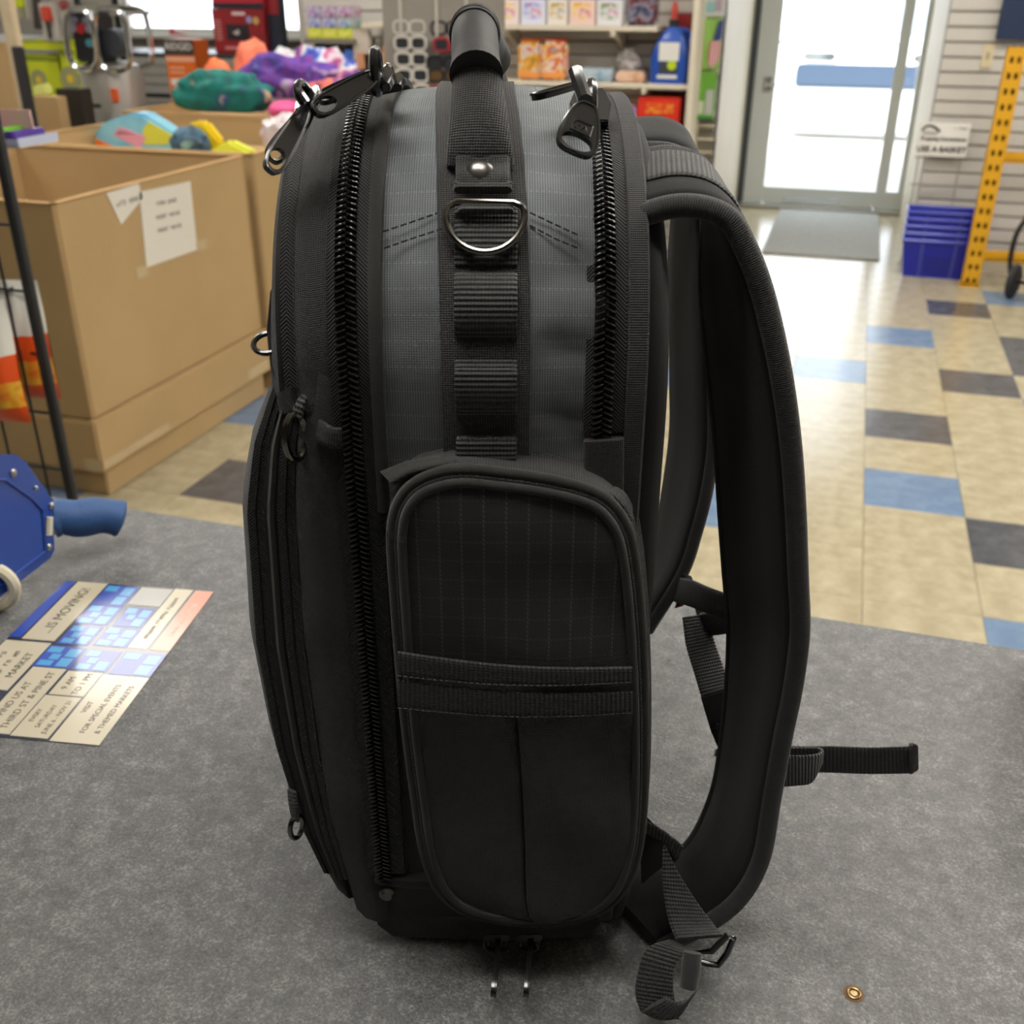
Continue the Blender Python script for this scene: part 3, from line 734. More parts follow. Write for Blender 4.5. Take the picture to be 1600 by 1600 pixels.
packet('tool_packet', 'pale lime packet on the small brown carton', 'packet', [(48, 134), (72, 130), (76, 149), (50, 153)], 4.95, .05, plain('lime_pale', '#dfe88a', .4, coat=.4))
# blister packs hanging on the wall above
M_clear = plain('blister', '#a8a49c', .15, coat=.6); M_redp = plain('pack_red', '#b8402e', .4)
def blister(label, px0, py0, px1, py1, y, c1, c2):
    t, W, H = pxbox('blister_pack', label, px0, py0, px1, py1, y, .02, M_clear, 'tool pack', 'hanging tool packs')
    MB().box((W*.2, -.025, H*.5), (W*.8, 0, H*.9)).build('tool_head', c1, t, .008)
    MB().tube([(W*.5, -.015, H*.08), (W*.5, -.015, H*.55)], W*.1, 8).build('tool_handle', c2, t)
    MB().tube([(W*.5, 0, H*.97), (W*.5, 6.676-y, H*.97)], .004, 6).build('peg', M_chrome, t)
    return t
blister('red and black tool pack hanging above the lime cartons', 64, 4, 90, 64, 6.15, M_redp, plain('pack_black', '#3a3634', .5))
blister('dark red tool pack hanging behind the compressor cage', 92, -4, 116, 34, 6.4, plain('pack_dkred', '#8a2f30', .4), M_redp)
blister('lime and grey tool pack hanging beside the wooden post', 24, -6, 46, 30, 6.4, M_lime, M_gy2)
packet('tool_packet', 'long black tool sleeve hanging above the lime cartons', 'packet', [(48, -4), (60, -4), (64, 46), (52, 46)], 6.35, .03, MATS['pack_black'])

# air compressor
cp = onY(178, 140, 5.45); ac = thing('air_compressor', 'silver upright air compressor with chrome roll cage', 'air compressor', (cp.x, 5.45, 0))
M_tank = plain('tank_silver', '#a5a29c', .38, metal=.55)
zt = onY(186, 96, 5.45).z
MB().lathe([(.02, .1), (.13, .1), (.165, .16), (.17, .2), (.17, zt-.06), (.155, zt-.02), (.1, zt), (.02, zt)], 32).build('tank', M_tank, ac)
MB().box((-.15, -.15, 0), (-.11, -.11, .14)).build('foot', M_bk, ac); MB().box((.11, -.15, 0), (.15, -.11, .14)).build('foot', M_bk, ac); MB().box((-.02, .11, 0), (.02, .15, .14)).build('foot', M_bk, ac)
MB().box((-.11, -.15, zt), (.06, .02, zt+.25)).build('control_panel', plain('panel_black', '#1d1c22', .35), ac, .015)
for i, (xx, zz, cc) in enumerate([(-.05, .17, '#b81f34'), (-.1, .17, '#8a8a98'), (.0, .17, '#8a8a98'), (-.01, .1, '#4a9ab0'), (-.09, .21, '#777788'), (-.01, .21, '#777788')]):
    MB().lathe([(.001, -.02), (.02 if i else .026, -.02), (.02 if i else .026, 0), (.001, .005)], 16, (xx+.02, -.149, zt+zz), 'y').build('gauge' if i else 'pressure_knob', plain('gauge_%d' % i, cc, .3), ac)
MB().lathe([(.01, -.05), (.07, -.05), (.075, 0), (.07, .05), (.01, .05)], 20, (.11, -.06, zt+.1), 'y').build('pump_head', plain('pump_grey', '#50545c', .4, metal=.5), ac)
for x0, x1, yy in ((-.115, .07, -.19), (.06, .265, -.17), (-.1, .2, .12)):
    L = [(x0+.05, yy, zt-.03), (x0, yy, zt+.03), (x0+.01, yy, zt+.2), (x0+.05, yy, zt+.265), (x1-.04, yy, zt+.265), (x1, yy, zt+.2), (x1, yy, zt+.03), (x1-.05, yy, zt-.03)]
    MB().tube(smooth_pts(L, 4, True), .016, 8, True).build('cage_tube', M_chrome, ac)
for x0 in (-.07, .22): MB().tube([(x0, -.18, zt+.25), (x0, .12, zt+.25)], .0115, 8).build('cage_tube', M_chrome, ac)
strokes('lettering', 7, .034, plain('tank_ink', '#26262a', .5), ac, Matrix.Translation((-.045, -.172, zt-.222)) @ Matrix.Rotation(math.radians(90), 4, 'X'), .012)
box('price_sticker', (.09, -.155, zt-.2), (.13, -.135, zt-.13), plain('sticker_orange', '#f06a3a', .5), ac)

packet('red_ornament', 'small red star ornament on the window sill', 'ornament', [(263, 53), (267, 43), (273, 50), (291, 54)], 8.24, .02, plain('ornament_red', '#d8404a', .5))
# black display tables below the window
tb = thing('display_table', 'black metal display table under the window', 'table', (-4.9, 6.9, 0))
ztab = onY(372, 84, 7.0).z
MB().box((-.75, 0, ztab-.03), (1.15, .6, ztab)).build('table_top', plain('table_black', '#3a3d44', .4), tb, .004)
for xx in (-.73, .2, 1.1):
    for yy in (.02, .54): MB().box((xx, yy, 0), (xx+.035, yy+.035, ztab-.03)).build('leg', M_bk, tb)
MB().box((-.7, .02, ztab-.3), (1.1, .05, ztab-.27)).build('rail', M_bk, tb)
M_red = plain('carton_red', '#8f2028', .45); M_navy = plain('carton_navy', '#1b2233', .5)
t, W, H = pxbox('generator_carton', 'red carton with black machine picture in front of the window', 333, 14, 414, 80, 7.0, .28, M_red, 'carton', zlow=ztab)
box('picture_panel', (W*.26, -.002, H*.3), (W*.7, 0, H*.66), plain('carton_black', '#2a242a', .4), t)
MB().prism([(W*.38, H*.47), (W*.46, H*.41), (W*.52, H*.46), (W*.5, H*.55)], -.004, -.002, lambda a, b, h: Vector((a, h, b))).build('picture_mark', plain('print_silver', '#b8b0b0', .4), t)
for i in range(7): box('side_print', (W*.05, -.002, H*(.3+.07*i)), (W*.17, 0, H*(.33+.07*i)), plain('print_pink', '#c98a8a', .5), t)
box('logo_bar', (W*.4, -.002, H*.86), (W*.65, 0, H*.93), plain('print_light', '#d8c8c8', .5), t)
box('bottom_print', (W*.2, -.002, H*.1), (W*.6, 0, H*.16), MATS['print_pink'], t)
MB().lathe([(.001, -.003), (.022, -.003), (.022, 0), (.001, .001)], 16, (W*.72, -.001, H*.76), 'y').build('badge', plain('badge_blue', '#8a9ac8', .5), t)
MB().lathe([(.001, -.003), (.024, -.003), (.024, 0), (.001, .001)], 16, (W*.85, -.001, H*.74), 'y').build('badge', plain('badge_gold', '#c8a25a', .5), t)
t, W, H = pxbox('generator_carton', 'dark navy and red carton right of the red machine carton', 414, -30, 438, 84, 7.05, .1, M_navy, 'carton', zlow=ztab)
box('red_band', (0, -.002, H*.55), (W, 0, H*.8), M_red, t)
t2, W, H = pxbox('red_bag', 'red and navy bag lying on top of the red carton', 331, -10, 412, 13, 7.0, .26, plain('bag_red2', '#b02030', .5), 'bag'); box('navy_band', (0, -.002, 0), (W, 0, H*.35), M_navy, t2)
t, W, H = pxbox('tool_carton', 'tall orange carton with black header below the window', 262, 62, 308, 172, 6.6, .18, plain('carton_orange', '#d2651f', .5), 'carton', zlow=.62)
box('header', (-.002, -.004, H*.83), (W+.002, 0, H), plain('carton_header', '#3c3432', .5), t)
text('lettering', 'RIDGID', .062, plain('header_white', '#dcd6d0', .5), t, Matrix.Translation((W*.5, -.007, H*.92)) @ Matrix.Rotation(math.radians(90), 4, 'X'), .001)
box('pale_strip', (0, -.003, H*.76), (W, 0, H*.81), plain('strip_pale', '#e0a888', .5), t)
for i in range(2): box('print_line', (W*.1, -.003, H*(.68-.05*i)), (W*.6, 0, H*(.70-.05*i)), MATS['strip_pale'], t)
box('print_title', (W*.1, -.003, H*.5), (W*.5, 0, H*.57), MATS['header_white'], t)
tag(box('display_plinth', (-.3, -.02, 0), (W+.35, .3, .62), plain('stand_grey', '#4a4b50', .6), loc=(t.location.x, 6.6, 0), bevel=.005), 'low dark grey plinth under the tall orange carton', 'plinth')
# cardboard carton behind orange bags
pxbox('brown_carton', 'open brown carton on the floor behind the towels', 366, 90, 425, 130, 6.3, .35, M_cb, 'carton', zlow=0)

# ================================================================== SLATWALL SHELVES AND GOODS
M_shelf = plain('shelf_white', '#d6cebc', .45)
SY = 6.38
def shelf(label, px0, py0, px1, py1, x_left=None):
    a = onY(px0, py0, SY); b = onY(px1, py1, SY); z = (a.z+b.z)/2; x0 = a.x if x_left is None else x_left
    t = thing('wall_shelf', label, 'shelf', (x0, SY, z), group='white slatwall shelves')
    W = b.x-x0
    box('shelf_board', (0, 0, -.028), (W, WY-SY-.002, 0), M_shelf, t, .004)
    for xx in (.25, W*.5, W-.25):
        MB().prism([(.02, -.028), (WY-SY-.003, -.028), (WY-SY-.003, -.13), (WY-SY-.03, -.13)], -.012, .012, lambda p, q, h: Vector((xx+h, p, q))).build('bracket', M_shelf, t)
        box('clip', (xx-.014, -.006, -.055), (xx+.014, .012, -.01), M_shelf, t, .003)
    return z, x0, b.x
Z1, _, _ = shelf('upper white wall shelf holding game boxes', 800, 38, 1026, 42, -2.95)
Z2, SXL, SXR = shelf('middle white wall shelf holding the blue jug', 800, 122, 1074, 136, -2.95)
Z3, _, _ = shelf('lowest white wall shelf behind the backpack strap', 800, 206, 1074, 222, -2.95)
ep = thing('shelf_end_panel', 'tall white end panel of the wall shelves beside the flags', 'panel', (SXR+.002, SY-.02, 0))
box('panel', (0, 0, 0), (.035, WY-SY+.015, 1.9), M_shelf, ep, .004)
def good(name, label, px0, px1, ztop_py, zs, mat, d=.12, y=None, cat='box', group=None, bev=.004):
    y = y or SY+.03; a = onY(px0, 60, y); b = onY(px1, 60, y); zt = onY((px0+px1)/2, ztop_py, y).z
    t = thing(name, label, cat, (a.x, y, zs), group=group); W, H = b.x-a.x, zt-zs
    box('carton', (0, 0, 0), (W, d, H), mat, t, bev); return t, W, H
game = [('#e8dcd8', '#d4506a', '#e8d050'), ('#dcdff0', '#c84060', '#8a98d8'), ('#e8e4dc', '#6a6a5a', '#c8a850'), ('#ecd0c8', '#c83a58', '#e8c840'), ('#e4e4e8', '#b85a8a', '#78a070')]
who = ['first pale puzzle box on the upper shelf beside the handle', 'second puzzle box from the handle on the upper shelf', 'middle puzzle box of five with a dark picture', 'fourth puzzle box with red and yellow picture', 'last puzzle box before the dark toy bag']
xs = [772, 812, 853, 887, 930, 972]
for i in range(5):
    t, W, H = good('puzzle_box', who[i], xs[i]+2, xs[i+1]-2, -9, Z1, plain('game_base_%d' % i, game[i][0], .4, coat=.3), .05, cat='puzzle box', group='puzzle boxes on the upper shelf')
    box('blue_header', (0, -.002, H*.84), (W, 0, H), plain('game_blue', '#3f66b8', .4), t)
    box('picture', (W*.12, -.003, H*.2), (W*.85, 0, H*.72), patches('game_pic_%d' % i, [game[i][1], game[i][0], game[i][2], game[i][1]], 22, .4, coat=.3), t)
t, W, H = good('toy_bag', 'dark glossy bag of toy figures at the right of the puzzles', 974, 1024, -12, Z1, patches('toybag', ['#23283c', '#4a4a68', '#8a8a98', '#7a3030', '#2a3048'], 20, .25, coat=.6), .1, cat='toy', bev=.02)
t, W, H = good('red_carton', 'small dark red carton behind the blue jug', 1056, 1076, 22, Z2, plain('carton_red3', '#a82c2c', .5), .1, SY+.2, 'carton')
# big snack bags on the middle shelf
for i, (a, b, lab) in enumerate([(808, 846, 'orange cheese snack bag on the left of the middle shelf'), (846, 886, 'red topped snack bag next to the cheese bag')]):
    t, W, H = good('snack_bag', lab, a, b, 64, Z2, patches('snack_%d' % i, ['#d8902a', '#d84a26', '#e0d4c8', '#e8b040', '#c83a22', '#8aa8b8'] if i else ['#8a8a3a', '#d8902a', '#e0b060', '#c8d0d8', '#d86a26'], 16, .3, coat=.4), .08, cat='snack bag', bev=.02)
    box('top_seal', (W*.03, .035, H), (W*.97, .045, H+.012), plain('seal_red', '#c84030', .4), t)
    box('bottom_print', (W*.05, -.003, H*.06), (W*.95, 0, H*.22), plain('snack_print', '#e89a50', .4), t)
good('blue_packet', 'low pale blue packets lying on the middle shelf', 908, 958, 107, Z2, patches('packet_blue', ['#9ab0c0', '#b8c8d0', '#7a98b0'], 14, .4), .12, cat='packet', bev=.01)
good('peach_packet', 'peach coloured flat packet left of the blue jug', 964, 1010, 112, Z2, patches('packet_peach', ['#d8b090', '#e0c0a8', '#c89a78'], 14, .5), .12, cat='packet', bev=.012)
c = onY(976, 95, SY+.1)
blob('clear_bag', 'clear crinkled bag standing on the middle shelf', 'bag', (c.x, SY+.22, Z2+.075), (.155, .08, .15), patches('clear_crinkle', ['#d8d4d0', '#b0a8a4', '#e8e8e8', '#c8b8b0'], 26, .15, coat=.8), amp=.22, freq=4, seed=21)
# blue jug
y = SY+.02; a = onY(1012, 130, y); b = onY(1074, 130, y); jx = (a.x+b.x)/2; jw = (b.x-a.x)
jg = thing('fluid_jug', 'blue plastic fluid jug with white label on the middle shelf', 'jug', (jx, y+.09, Z2))
jh = onY(1040, 35, y).z-Z2
M_jug = plain('jug_blue', '#1f4fae', .35, coat=.2)
V = []; F = []; n = 24; prof = [(0, .94), (.02, 1), (.45, 1), (.62, .92), (.8, .72), (.92, .5), (1., .32)]
for hh, s in prof:
    for j in range(n):
        aa = 2*math.pi*j/n; ca, sa = math.cos(aa), math.sin(aa)
        e = .45; V.append((math.copysign(abs(ca)**e, ca)*jw/2*s+(.012*(1-s)), math.copysign(abs(sa)**e, sa)*.085*min(1, s+.1), hh*jh*.92))
for i in range(len(prof)-1):
    for j in range(n): F.append((i*n+j, i*n+(j+1) % n, (i+1)*n+(j+1) % n, (i+1)*n+j))
F.append(tuple(range(n))[::-1]); F.append(tuple((len(prof)-1)*n+j for j in range(n)))
mk('body', V, F, M_jug, jg)
MB().lathe([(.002, jh*.9), (.028, jh*.9), (.028, jh*1.04), (.002, jh*1.05)], 18).build('cap', plain('cap_black', '#20242c', .4), jg)
MB().lathe([(.002, jh*1.05), (.018, jh*1.05), (.02, jh*1.2), (.012, jh*1.32), (.002, jh*1.33)], 14).build('spout', plain('spout_red', '#c8483a', .4), jg)
box('label', (-jw*.26, -.089, jh*.38), (jw*.24, -.084, jh*.68), plain('label_white', '#dcdcd8', .4), jg)
box('label', (-jw*.24, -.089, jh*.18), (jw*.22, -.084, jh*.37), plain('label_dark', '#38414a', .4), jg)
MB().lathe([(.001, -.003), (.026, -.003), (.026, 0), (.001, .001)], 20, (jw*.08, -.089, jh*.31), 'y').build('label_dot', plain('label_lime', '#b8d028', .4), jg)
box('label', (-jw*.28, -.089, jh*.09), (jw*.22, -.084, jh*.15), MATS['label_white'], jg)
MB().tube(smooth_pts([(.05, 0, jh*.9), (.09, 0, jh*.82), (.115, 0, jh*.62)], 5), .014, 8).build('handle', M_jug, jg)
# lower shelf goods
t, W, H = good('firework_box', 'bright red and yellow box on the lowest shelf', 1002, 1070, 152, Z3, plain('box_red', '#d8301e', .4, coat=.3), .2)
box('yellow_print', (W*.2, -.003, H*.62), (W*.85, 0, H*.86), patches('flame_print', ['#e8b030', '#d8301e', '#f0c840'], 20, .4), t)
good('pink_packet', 'pink and violet packets on the lowest shelf', 976, 1000, 166, Z3, patches('pinkpk', ['#c890b0', '#a880b8', '#d8b8c8'], 22, .4), .1, cat='packet', bev=.01)
good('small_packet', 'little pale packets on the lowest shelf behind the handle', 792, 842, 138, Z3, patches('smallpk', ['#d8c8b8', '#b8c0c8', '#e0d880', '#c8a0a8'], 26, .4), .1, cat='packet', bev=.01)
# left end of the shelves: stacked bright cartons and small packets
la, lb = onY(478, 60, SY), onY(549, 62, SY)
ls = thing('wall_shelf', 'short grey shelf carrying lime and purple cartons', 'shelf', (la.x, SY, la.z-.0), group='white slatwall shelves')
box('shelf_board', (-.02, 0, -.03), (lb.x-la.x+.02, WY-SY-.002, 0), plain('shelf_grey', '#7a766e', .5), ls, .004)
for xx in (.05, lb.x-la.x-.05): box('bracket', (xx-.012, .03, -.13), (xx+.012, WY-SY-.004, -.03), M_bk, ls)
MB().tube([(.02, .28, -.03), (.02, .28, -1.05)], .012, 8).build('upright', M_shelf, ls)
rows = [(60, 44, ['#b8c828', '#c8d238', '#a8c030']), (44, 27, ['#5a70b0', '#4a62a8', '#3fa078']), (27, 9, ['#6a60a8', '#8a4a80', '#9a4a70'])]
rn = ['lime', 'blue and green', 'purple']
zb = la.z
for r, (y1, y0, cs) in enumerate(rows):
    zt = onY(512, y0, SY).z
    for i in range(3):
        x0 = la.x+(lb.x-la.x)*i/3; x1 = la.x+(lb.x-la.x)*(i+1)/3
        t = thing('toy_carton', '%s carton, %s in the %s row of the small stack' % (rn[r], ['left', 'middle', 'right'][i], ['bottom', 'middle', 'top'][r]), 'carton', (x0+.002, SY+.02, zb), group='small stacked cartons')
        box('carton', (0, 0, 0), (x1-x0-.004, .15, zt-zb-.002), patches('stack_%d%d' % (r, i), [cs[i], '#c8c0d0' if r else '#d8d860', cs[i]], 25, .4), t, .003)
        box('print', ((x1-x0)*.2, -.002, (zt-zb)*.3), ((x1-x0)*.75, 0, (zt-zb)*.6), plain('stack_print_%d' % r, ['#e0e070', '#8aa0d0', '#b090b8'][r], .4), t)
    zb = zt
for lab, a, b, top, c in [('small clear packet with orange item below the upper shelf', 550, 576, 46, '#c89070'), ('second clear packet with orange item beside the sunglasses', 558, 592, 82, '#d8a890')]:
    t, W, H = good('clear_packet', lab, a, b, top, Z2 if top < 60 else Z2-.12, plain('packet_clear', '#c8c0b4', .2, coat=.5), .05, cat='packet')
    box('item', (W*.2, -.004, H*.15), (W*.7, 0, H*.5), plain('item_'+c, c, .5), t)
pxbox('wooden_strip', 'narrow orange wood strip left of the sunglasses stand', 598, 74, 608, 128, 6.0, .03, plain('strip_wood', '#c08a58', .6), 'strip', zlow=0)
t, W, H = good('spray_bottle', 'white bottle with blue trigger behind the towels', 536, 552, 88, Z3+.1, plain('bottle_white', '#d8dce0', .3), .08, cat='bottle', bev=.02)
box('trigger', (W*.1, -.01, H*.98), (W*.9, .05, H*1.12), plain('trigger_blue', '#3f70c0', .4), t, .006)

# sunglasses stand
D0 = 4.35
sp = dep(655, 80, D0); sg = thing('sunglasses_stand', 'grey panel display stand hung with sunglasses', 'display stand', (sp.x, sp.y, 0), YAW)
box('panel', (-.15, .02, .55), (.36, .045, 1.95), plain('stand_panel', '#96928c', .6), sg, .004)
MB().tube([(.1, .03, 0), (.1, .03, .6)], .02, 12).build('pole', M_bk, sg)
MB().lathe([(.01, 0), (.24, 0), (.24, .02), (.01, .03)], 28, (.1, .03, 0)).build('base', M_bk, sg)
for xx in (-.075, .075, .2): box('strip', (xx-.006, .012, .6), (xx+.006, .02, 1.9), plain('strip_white', '#c8c4bc', .5), sg)
M_fw = plain('frame_white', '#d9d5cf', .3, coat=.4); M_ln = plain('lens_dark', '#3a3d40', .15); M_lnb = plain('lens_brown', '#6a5238', .2)
M_fy = plain('frame_cream', '#d2c08e', .35); M_fb = plain('frame_black', '#2a2a2c', .3); M_fr = plain('frame_red', '#a83440', .4)
def glasses_mesh(fm, lm):
    fb, lb_ = MB(), MB()
    for s in (-1, 1):
        ring = []
        for i in range(16):
            aa = 2*math.pi*i/16; ca, sa = math.cos(aa), math.sin(aa)
            ring.append((s*.034+math.copysign(abs(ca)**.6, ca)*.031, 0, math.copysign(abs(sa)**.6, sa)*.025))
        fb.tube(ring, .0058, 6, True)
        lb_.prism([(x, z) for x, _, z in ring], -.001, .001, lambda a, b, h: Vector((a, h, b)))
        fb.tube([(s*.066, .002, .012), (s*.067, .03, .012)], .0035, 6)
    fb.tube([(-.008, 0, .006), (.008, 0, .006)], .004, 6)
    return fb, lb_
def glasses(label, px, py, fm, lm, grp='sunglasses on the stand'):
    c = dep(px, py, D0-.02)
    t = thing('sunglasses', label, 'sunglasses', c, YAW, grp)
    key = (fm.name, lm.name)
    if key not in glasses.cache:
        a, b = glasses_mesh(fm, lm); o1 = a.build('frame', fm, t); o2 = b.build('lens', lm, t); glasses.cache[key] = (o1.data, o2.data)
    else:
        for nm, me in zip(('frame', 'lens'), glasses.cache[key]):
            o = bpy.data.objects.new(nm, me); COL.objects.link(o); o.parent = t
glasses.cache = {}
ords = ['top', 'second', 'third', 'fourth', 'fifth', 'sixth', 'seventh']
for i in range(7): glasses('white framed sunglasses, %s pair down the white column' % ords[i], 636+i*1.6, -8+i*25.2, M_fw, M_ln)
for lab, x, y, fm, lm in [('cream framed sunglasses beside the handle grip', 700, 17, M_fy, M_lnb), ('black sunglasses below the cream pair', 698, 44, M_fb, M_ln), ('red framed sunglasses below the black pair', 702, 70, M_fr, M_ln),
                          ('black sport sunglasses below the red pair', 692, 98, M_fb, M_ln), ('dark brown sunglasses near the bottom of the second column', 694, 118, M_fb, M_lnb), ('red brown sunglasses at the bottom of the second column', 694, 146, M_fr, M_lnb)]:
    glasses(lab, x, y, fm, lm)

# flag and garden packs on the slatwall
fp = WY-.06
def hang(label, px0, py0, px1, py1, mat, extra=()):
    a = onY(px0, py1, fp); b = onY(px1, py0, fp); t = thing('hanging_pack', label, 'hanging pack', (a.x, fp, a.z), group='packs hung left of the door')
    W, H = b.x-a.x, b.z-a.z
    box('card', (0, 0, 0), (W, .014, H), mat, t, .003)
    MB().tube([(W*.5, .05, H-.01), (W*.5, -.02, H-.01)], .003, 6).build('peg', M_chrome, t)
    for nm, (x0, z0, x1, z1), m in extra: box(nm, (W*x0, -.004, H*z0), (W*x1, 0, H*z1), m, t)
    return t, W, H
M_grn = plain('pack_green', '#6aa83a', .4, coat=.3)
hang('clear pack with white card, highest left of the door', 1097, -20, 1136, 26, plain('pack_white', '#c8c8c4', .3, coat=.4), [('print', (.15, .15, .55, .5), plain('pack_teal', '#8ab8b8', .4)), ('print', (.55, .2, .85, .6), plain('pack_mauve', '#a898a8', .4))])
t, W, H = hang('green pack holding a small striped flag', 1096, 28, 1130, 108, plain('pack_green2', '#8fbf5a', .4, coat=.3))
V = [(W*.9, H*1.0), (W*1.02, H*.62), (W*.62, H*.5)]
MB().prism([(W*.78, H*.95), (W*1.05, H*.95), (W*1.0, H*.58), (W*.55, H*.55)], -.012, -.006, lambda a, b, h: Vector((a, h, b))).build('flag_canton', plain('flag_navy', '#2f3f7a', .6), t)
for i in range(9):
    x0 = W*(.36+.07*i); MB().prism([(x0, H*(.56-.02*(i < 2))), (x0+W*.07, H*.56), (x0+W*.06, H*(.02+.03*abs(i-3))), (x0-W*.01, H*(.03+.03*abs(i-3)))], -.012, -.006, lambda a, b, h: Vector((a, h, b))).build('flag_stripe', plain('flag_red', '#c0404a', .6) if i % 2 == 0 else plain('flag_white', '#dccfcf', .6), t)
hang('bright green pack with small black and white picture', 1086, 112, 1121, 186, M_grn, [('picture', (.5, .1, .9, .62), plain('pack_grey', '#b8b8b8', .4)), ('picture', (.08, .12, .4, .38), plain('pack_pale', '#c8d0b8', .4)), ('base_band', (0, 0, 1, .05), plain('pack_dkgreen', '#2f7a4a', .4))])

# ================================================================== RIGHT OF THE DOOR
a = onY(1555, 62, WY-.04); tag(box('navy_banner', (0, 0, 0), (.7, .02, 1.0), plain('banner_navy', '#14284a', .6), bevel=.003, loc=(a.x, WY-.05, a.z)), 'dark navy panel on the wall above the yellow post', 'panel')
a = onY(1531, 106, WY-.01); b = onY(1556, 68, WY-.01)
pl = thing('wall_socket', 'ivory wall socket plate on the slatwall below the navy panel', 'socket', (a.x, WY-.012, a.z))
box('plate', (0, 0, 0), (b.x-a.x, .01, b.z-a.z), plain('ivory', '#d2c6a4', .4), pl, .003); box('outlet', ((b.x-a.x)*.35, -.003, (b.z-a.z)*.35), ((b.x-a.x)*.65, 0, (b.z-a.z)*.65), plain('ivory_dark', '#a5997a', .4), pl, .001)
# basket sign on a wire stand
SGY = 6.655
q = [onY(*p, SGY) for p in ((1437, 190), (1519, 193), (1507, 247), (1432, 242))]
sx0, sx1, sz0, sz1 = (q[0].x+q[3].x)/2, (q[1].x+q[2].x)/2, (q[2].z+q[3].z)/2, (q[0].z+q[1].z)/2
sn_ = thing('basket_sign', 'white sign reading use a basket on a wire stand', 'sign', ((sx0+sx1)/2, SGY, 0)); W = sx1-sx0
box('board', (-W/2, 0, sz0), (W/2, .006, sz1), plain('sign_white', '#eceae6', .5), sn_, .001)
M_si = plain('sign_ink', '#141416', .6); RX90 = Matrix.Rotation(math.radians(90), 4, 'X'); Hs = sz1-sz0
text('lettering', 'USE A BASKET', W*.155, M_si, sn_, Matrix.Translation((0, -.002, sz0+Hs*.2)) @ RX90, .0006, bold=.03)
text('lettering', 'Shopping Convenience', W*.098, M_si, sn_, Matrix.Translation((0, -.002, sz0+Hs*.52)) @ RX90, .0006, bold=.03)
strokes('lettering', 7, W*.06, M_si, sn_, Matrix.Translation((W*.32, -.001, sz0+Hs*.84)) @ RX90, .001, (1,))
MB().tube([(-W*.45+W*.36*i/8, -.002, sz0+Hs*(.74+.16*math.sin(math.pi*(i/8)**.7))) for i in range(9)], .006, 6).build('basket_drawing', M_si, sn_)
MB().prism([(-W*.44, Hs*.73), (-W*.1, Hs*.73), (-W*.14, Hs*.62), (-W*.4, Hs*.62)], -.0025, -.001, lambda p, r, h: Vector((p, h, r+sz0))).build('basket_drawing', plain('sign_grey', '#b8b8b4', .6), sn_)
for s in (-1, 1): MB().tube([(s*W*.42, .012, 0), (s*W*.42, .012, sz0+.02)], .004, 6).build('stand_wire', plain('wire_grey', '#a5a4a0', .4, metal=.5), sn_)
for zz in (sz0-.01, sz0-.16, .02): MB().tube([(-W*.5, .012, zz), (W*.5, .012, zz)], .004, 6).build('stand_wire', MATS['wire_grey'], sn_)
for s in (-1, 1): MB().tube([(s*W*.42, -.03, .006), (s*W*.42, .035, .006)], .005, 6).build('stand_foot', MATS['wire_grey'], sn_)
# nested shopping baskets
M_bas = plain('basket_blue', '#121f9c', .35, coat=.2, trans=0.)
bx0, bx1 = .365, .765; by0, by1 = 6.44, 6.61
def basket_parts(t):
    W, D, H = bx1-bx0, by1-by0-.0, .21; ta = .028
    def wall(x0, y0, x1, y1, e=.004):
        V = []
        for o in (0, e): V += [(x0+ta+o, y0+ta*.6+o, 0), (x1-ta-o, y0+ta*.6+o, 0), (x1-ta-o, y1-ta*.6-o, 0), (x0+ta+o, y1-ta*.6-o, 0), (x0+o, y0+o, H), (x1-o, y0+o, H), (x1-o, y1-o, H), (x0+o, y1-o, H)]
        F = []
        for i in range(4):
            j = (i+1) % 4; F += [(i, j, 4+j, 4+i), (8+i, 12+i, 12+j, 8+j), (4+i, 4+j, 12+j, 12+i)]
        F += [(0, 3, 2, 1), (8, 9, 10, 11)]
        return V, F
    V, F = wall(0, 0, W, D); MB().add(V, F).build('shell', M_bas, t)
    r = MB(); r.tube([(0, 0, H), (W, 0, H), (W, D, H), (0, D, H)], .0115, 8, True); r.build('rim', plain('basket_rim', '#1b2cb4', .3, coat=.4), t)
    for f in (.27, .73):
        MB().add([(W*f-.006+ (ta*(.5-f)), ta*.6-.006, 0), (W*f+.006+(ta*(.5-f)), ta*.6-.006, 0), (W*f+.006, -.007, H), (W*f-.006, -.007, H), (W*f-.006+(ta*(.5-f)), ta*.6+.004, 0), (W*f+.006+(ta*(.5-f)), ta*.6+.004, 0), (W*f+.006, .003, H), (W*f-.006, .003, H)],
                 [(0, 1, 2, 3), (7, 6, 5, 4), (0, 3, 7, 4), (1, 5, 6, 2), (3, 2, 6, 7), (0, 4, 5, 1)]).build('rib', plain('basket_rib', '#474da6', .35), t)
    for k in range(5):
        zz = .03+.02*k; f = 1-zz/H
        MB().box((ta*f+.11, ta*.6*f-.0015, zz), (W-ta*f-.11, ta*.6*f+.002, zz+.008)).build('grille_bar', plain('basket_dark', '#111d78', .5), t)
first = None; bl = ['bottom', 'second from bottom', 'middle', 'second from top', 'top']
for i in range(5):
    lab = 'blue shopping basket, %s of the nested stack by the door' % bl[i]
    if first is None:
        first = thing('shopping_basket', lab, 'basket', (bx0, by0, 0), group='nested shopping baskets'); basket_parts(first)
    else:
        o = copy_tree(first); o['label'] = lab; o.location = (bx0, by0, .040*i)
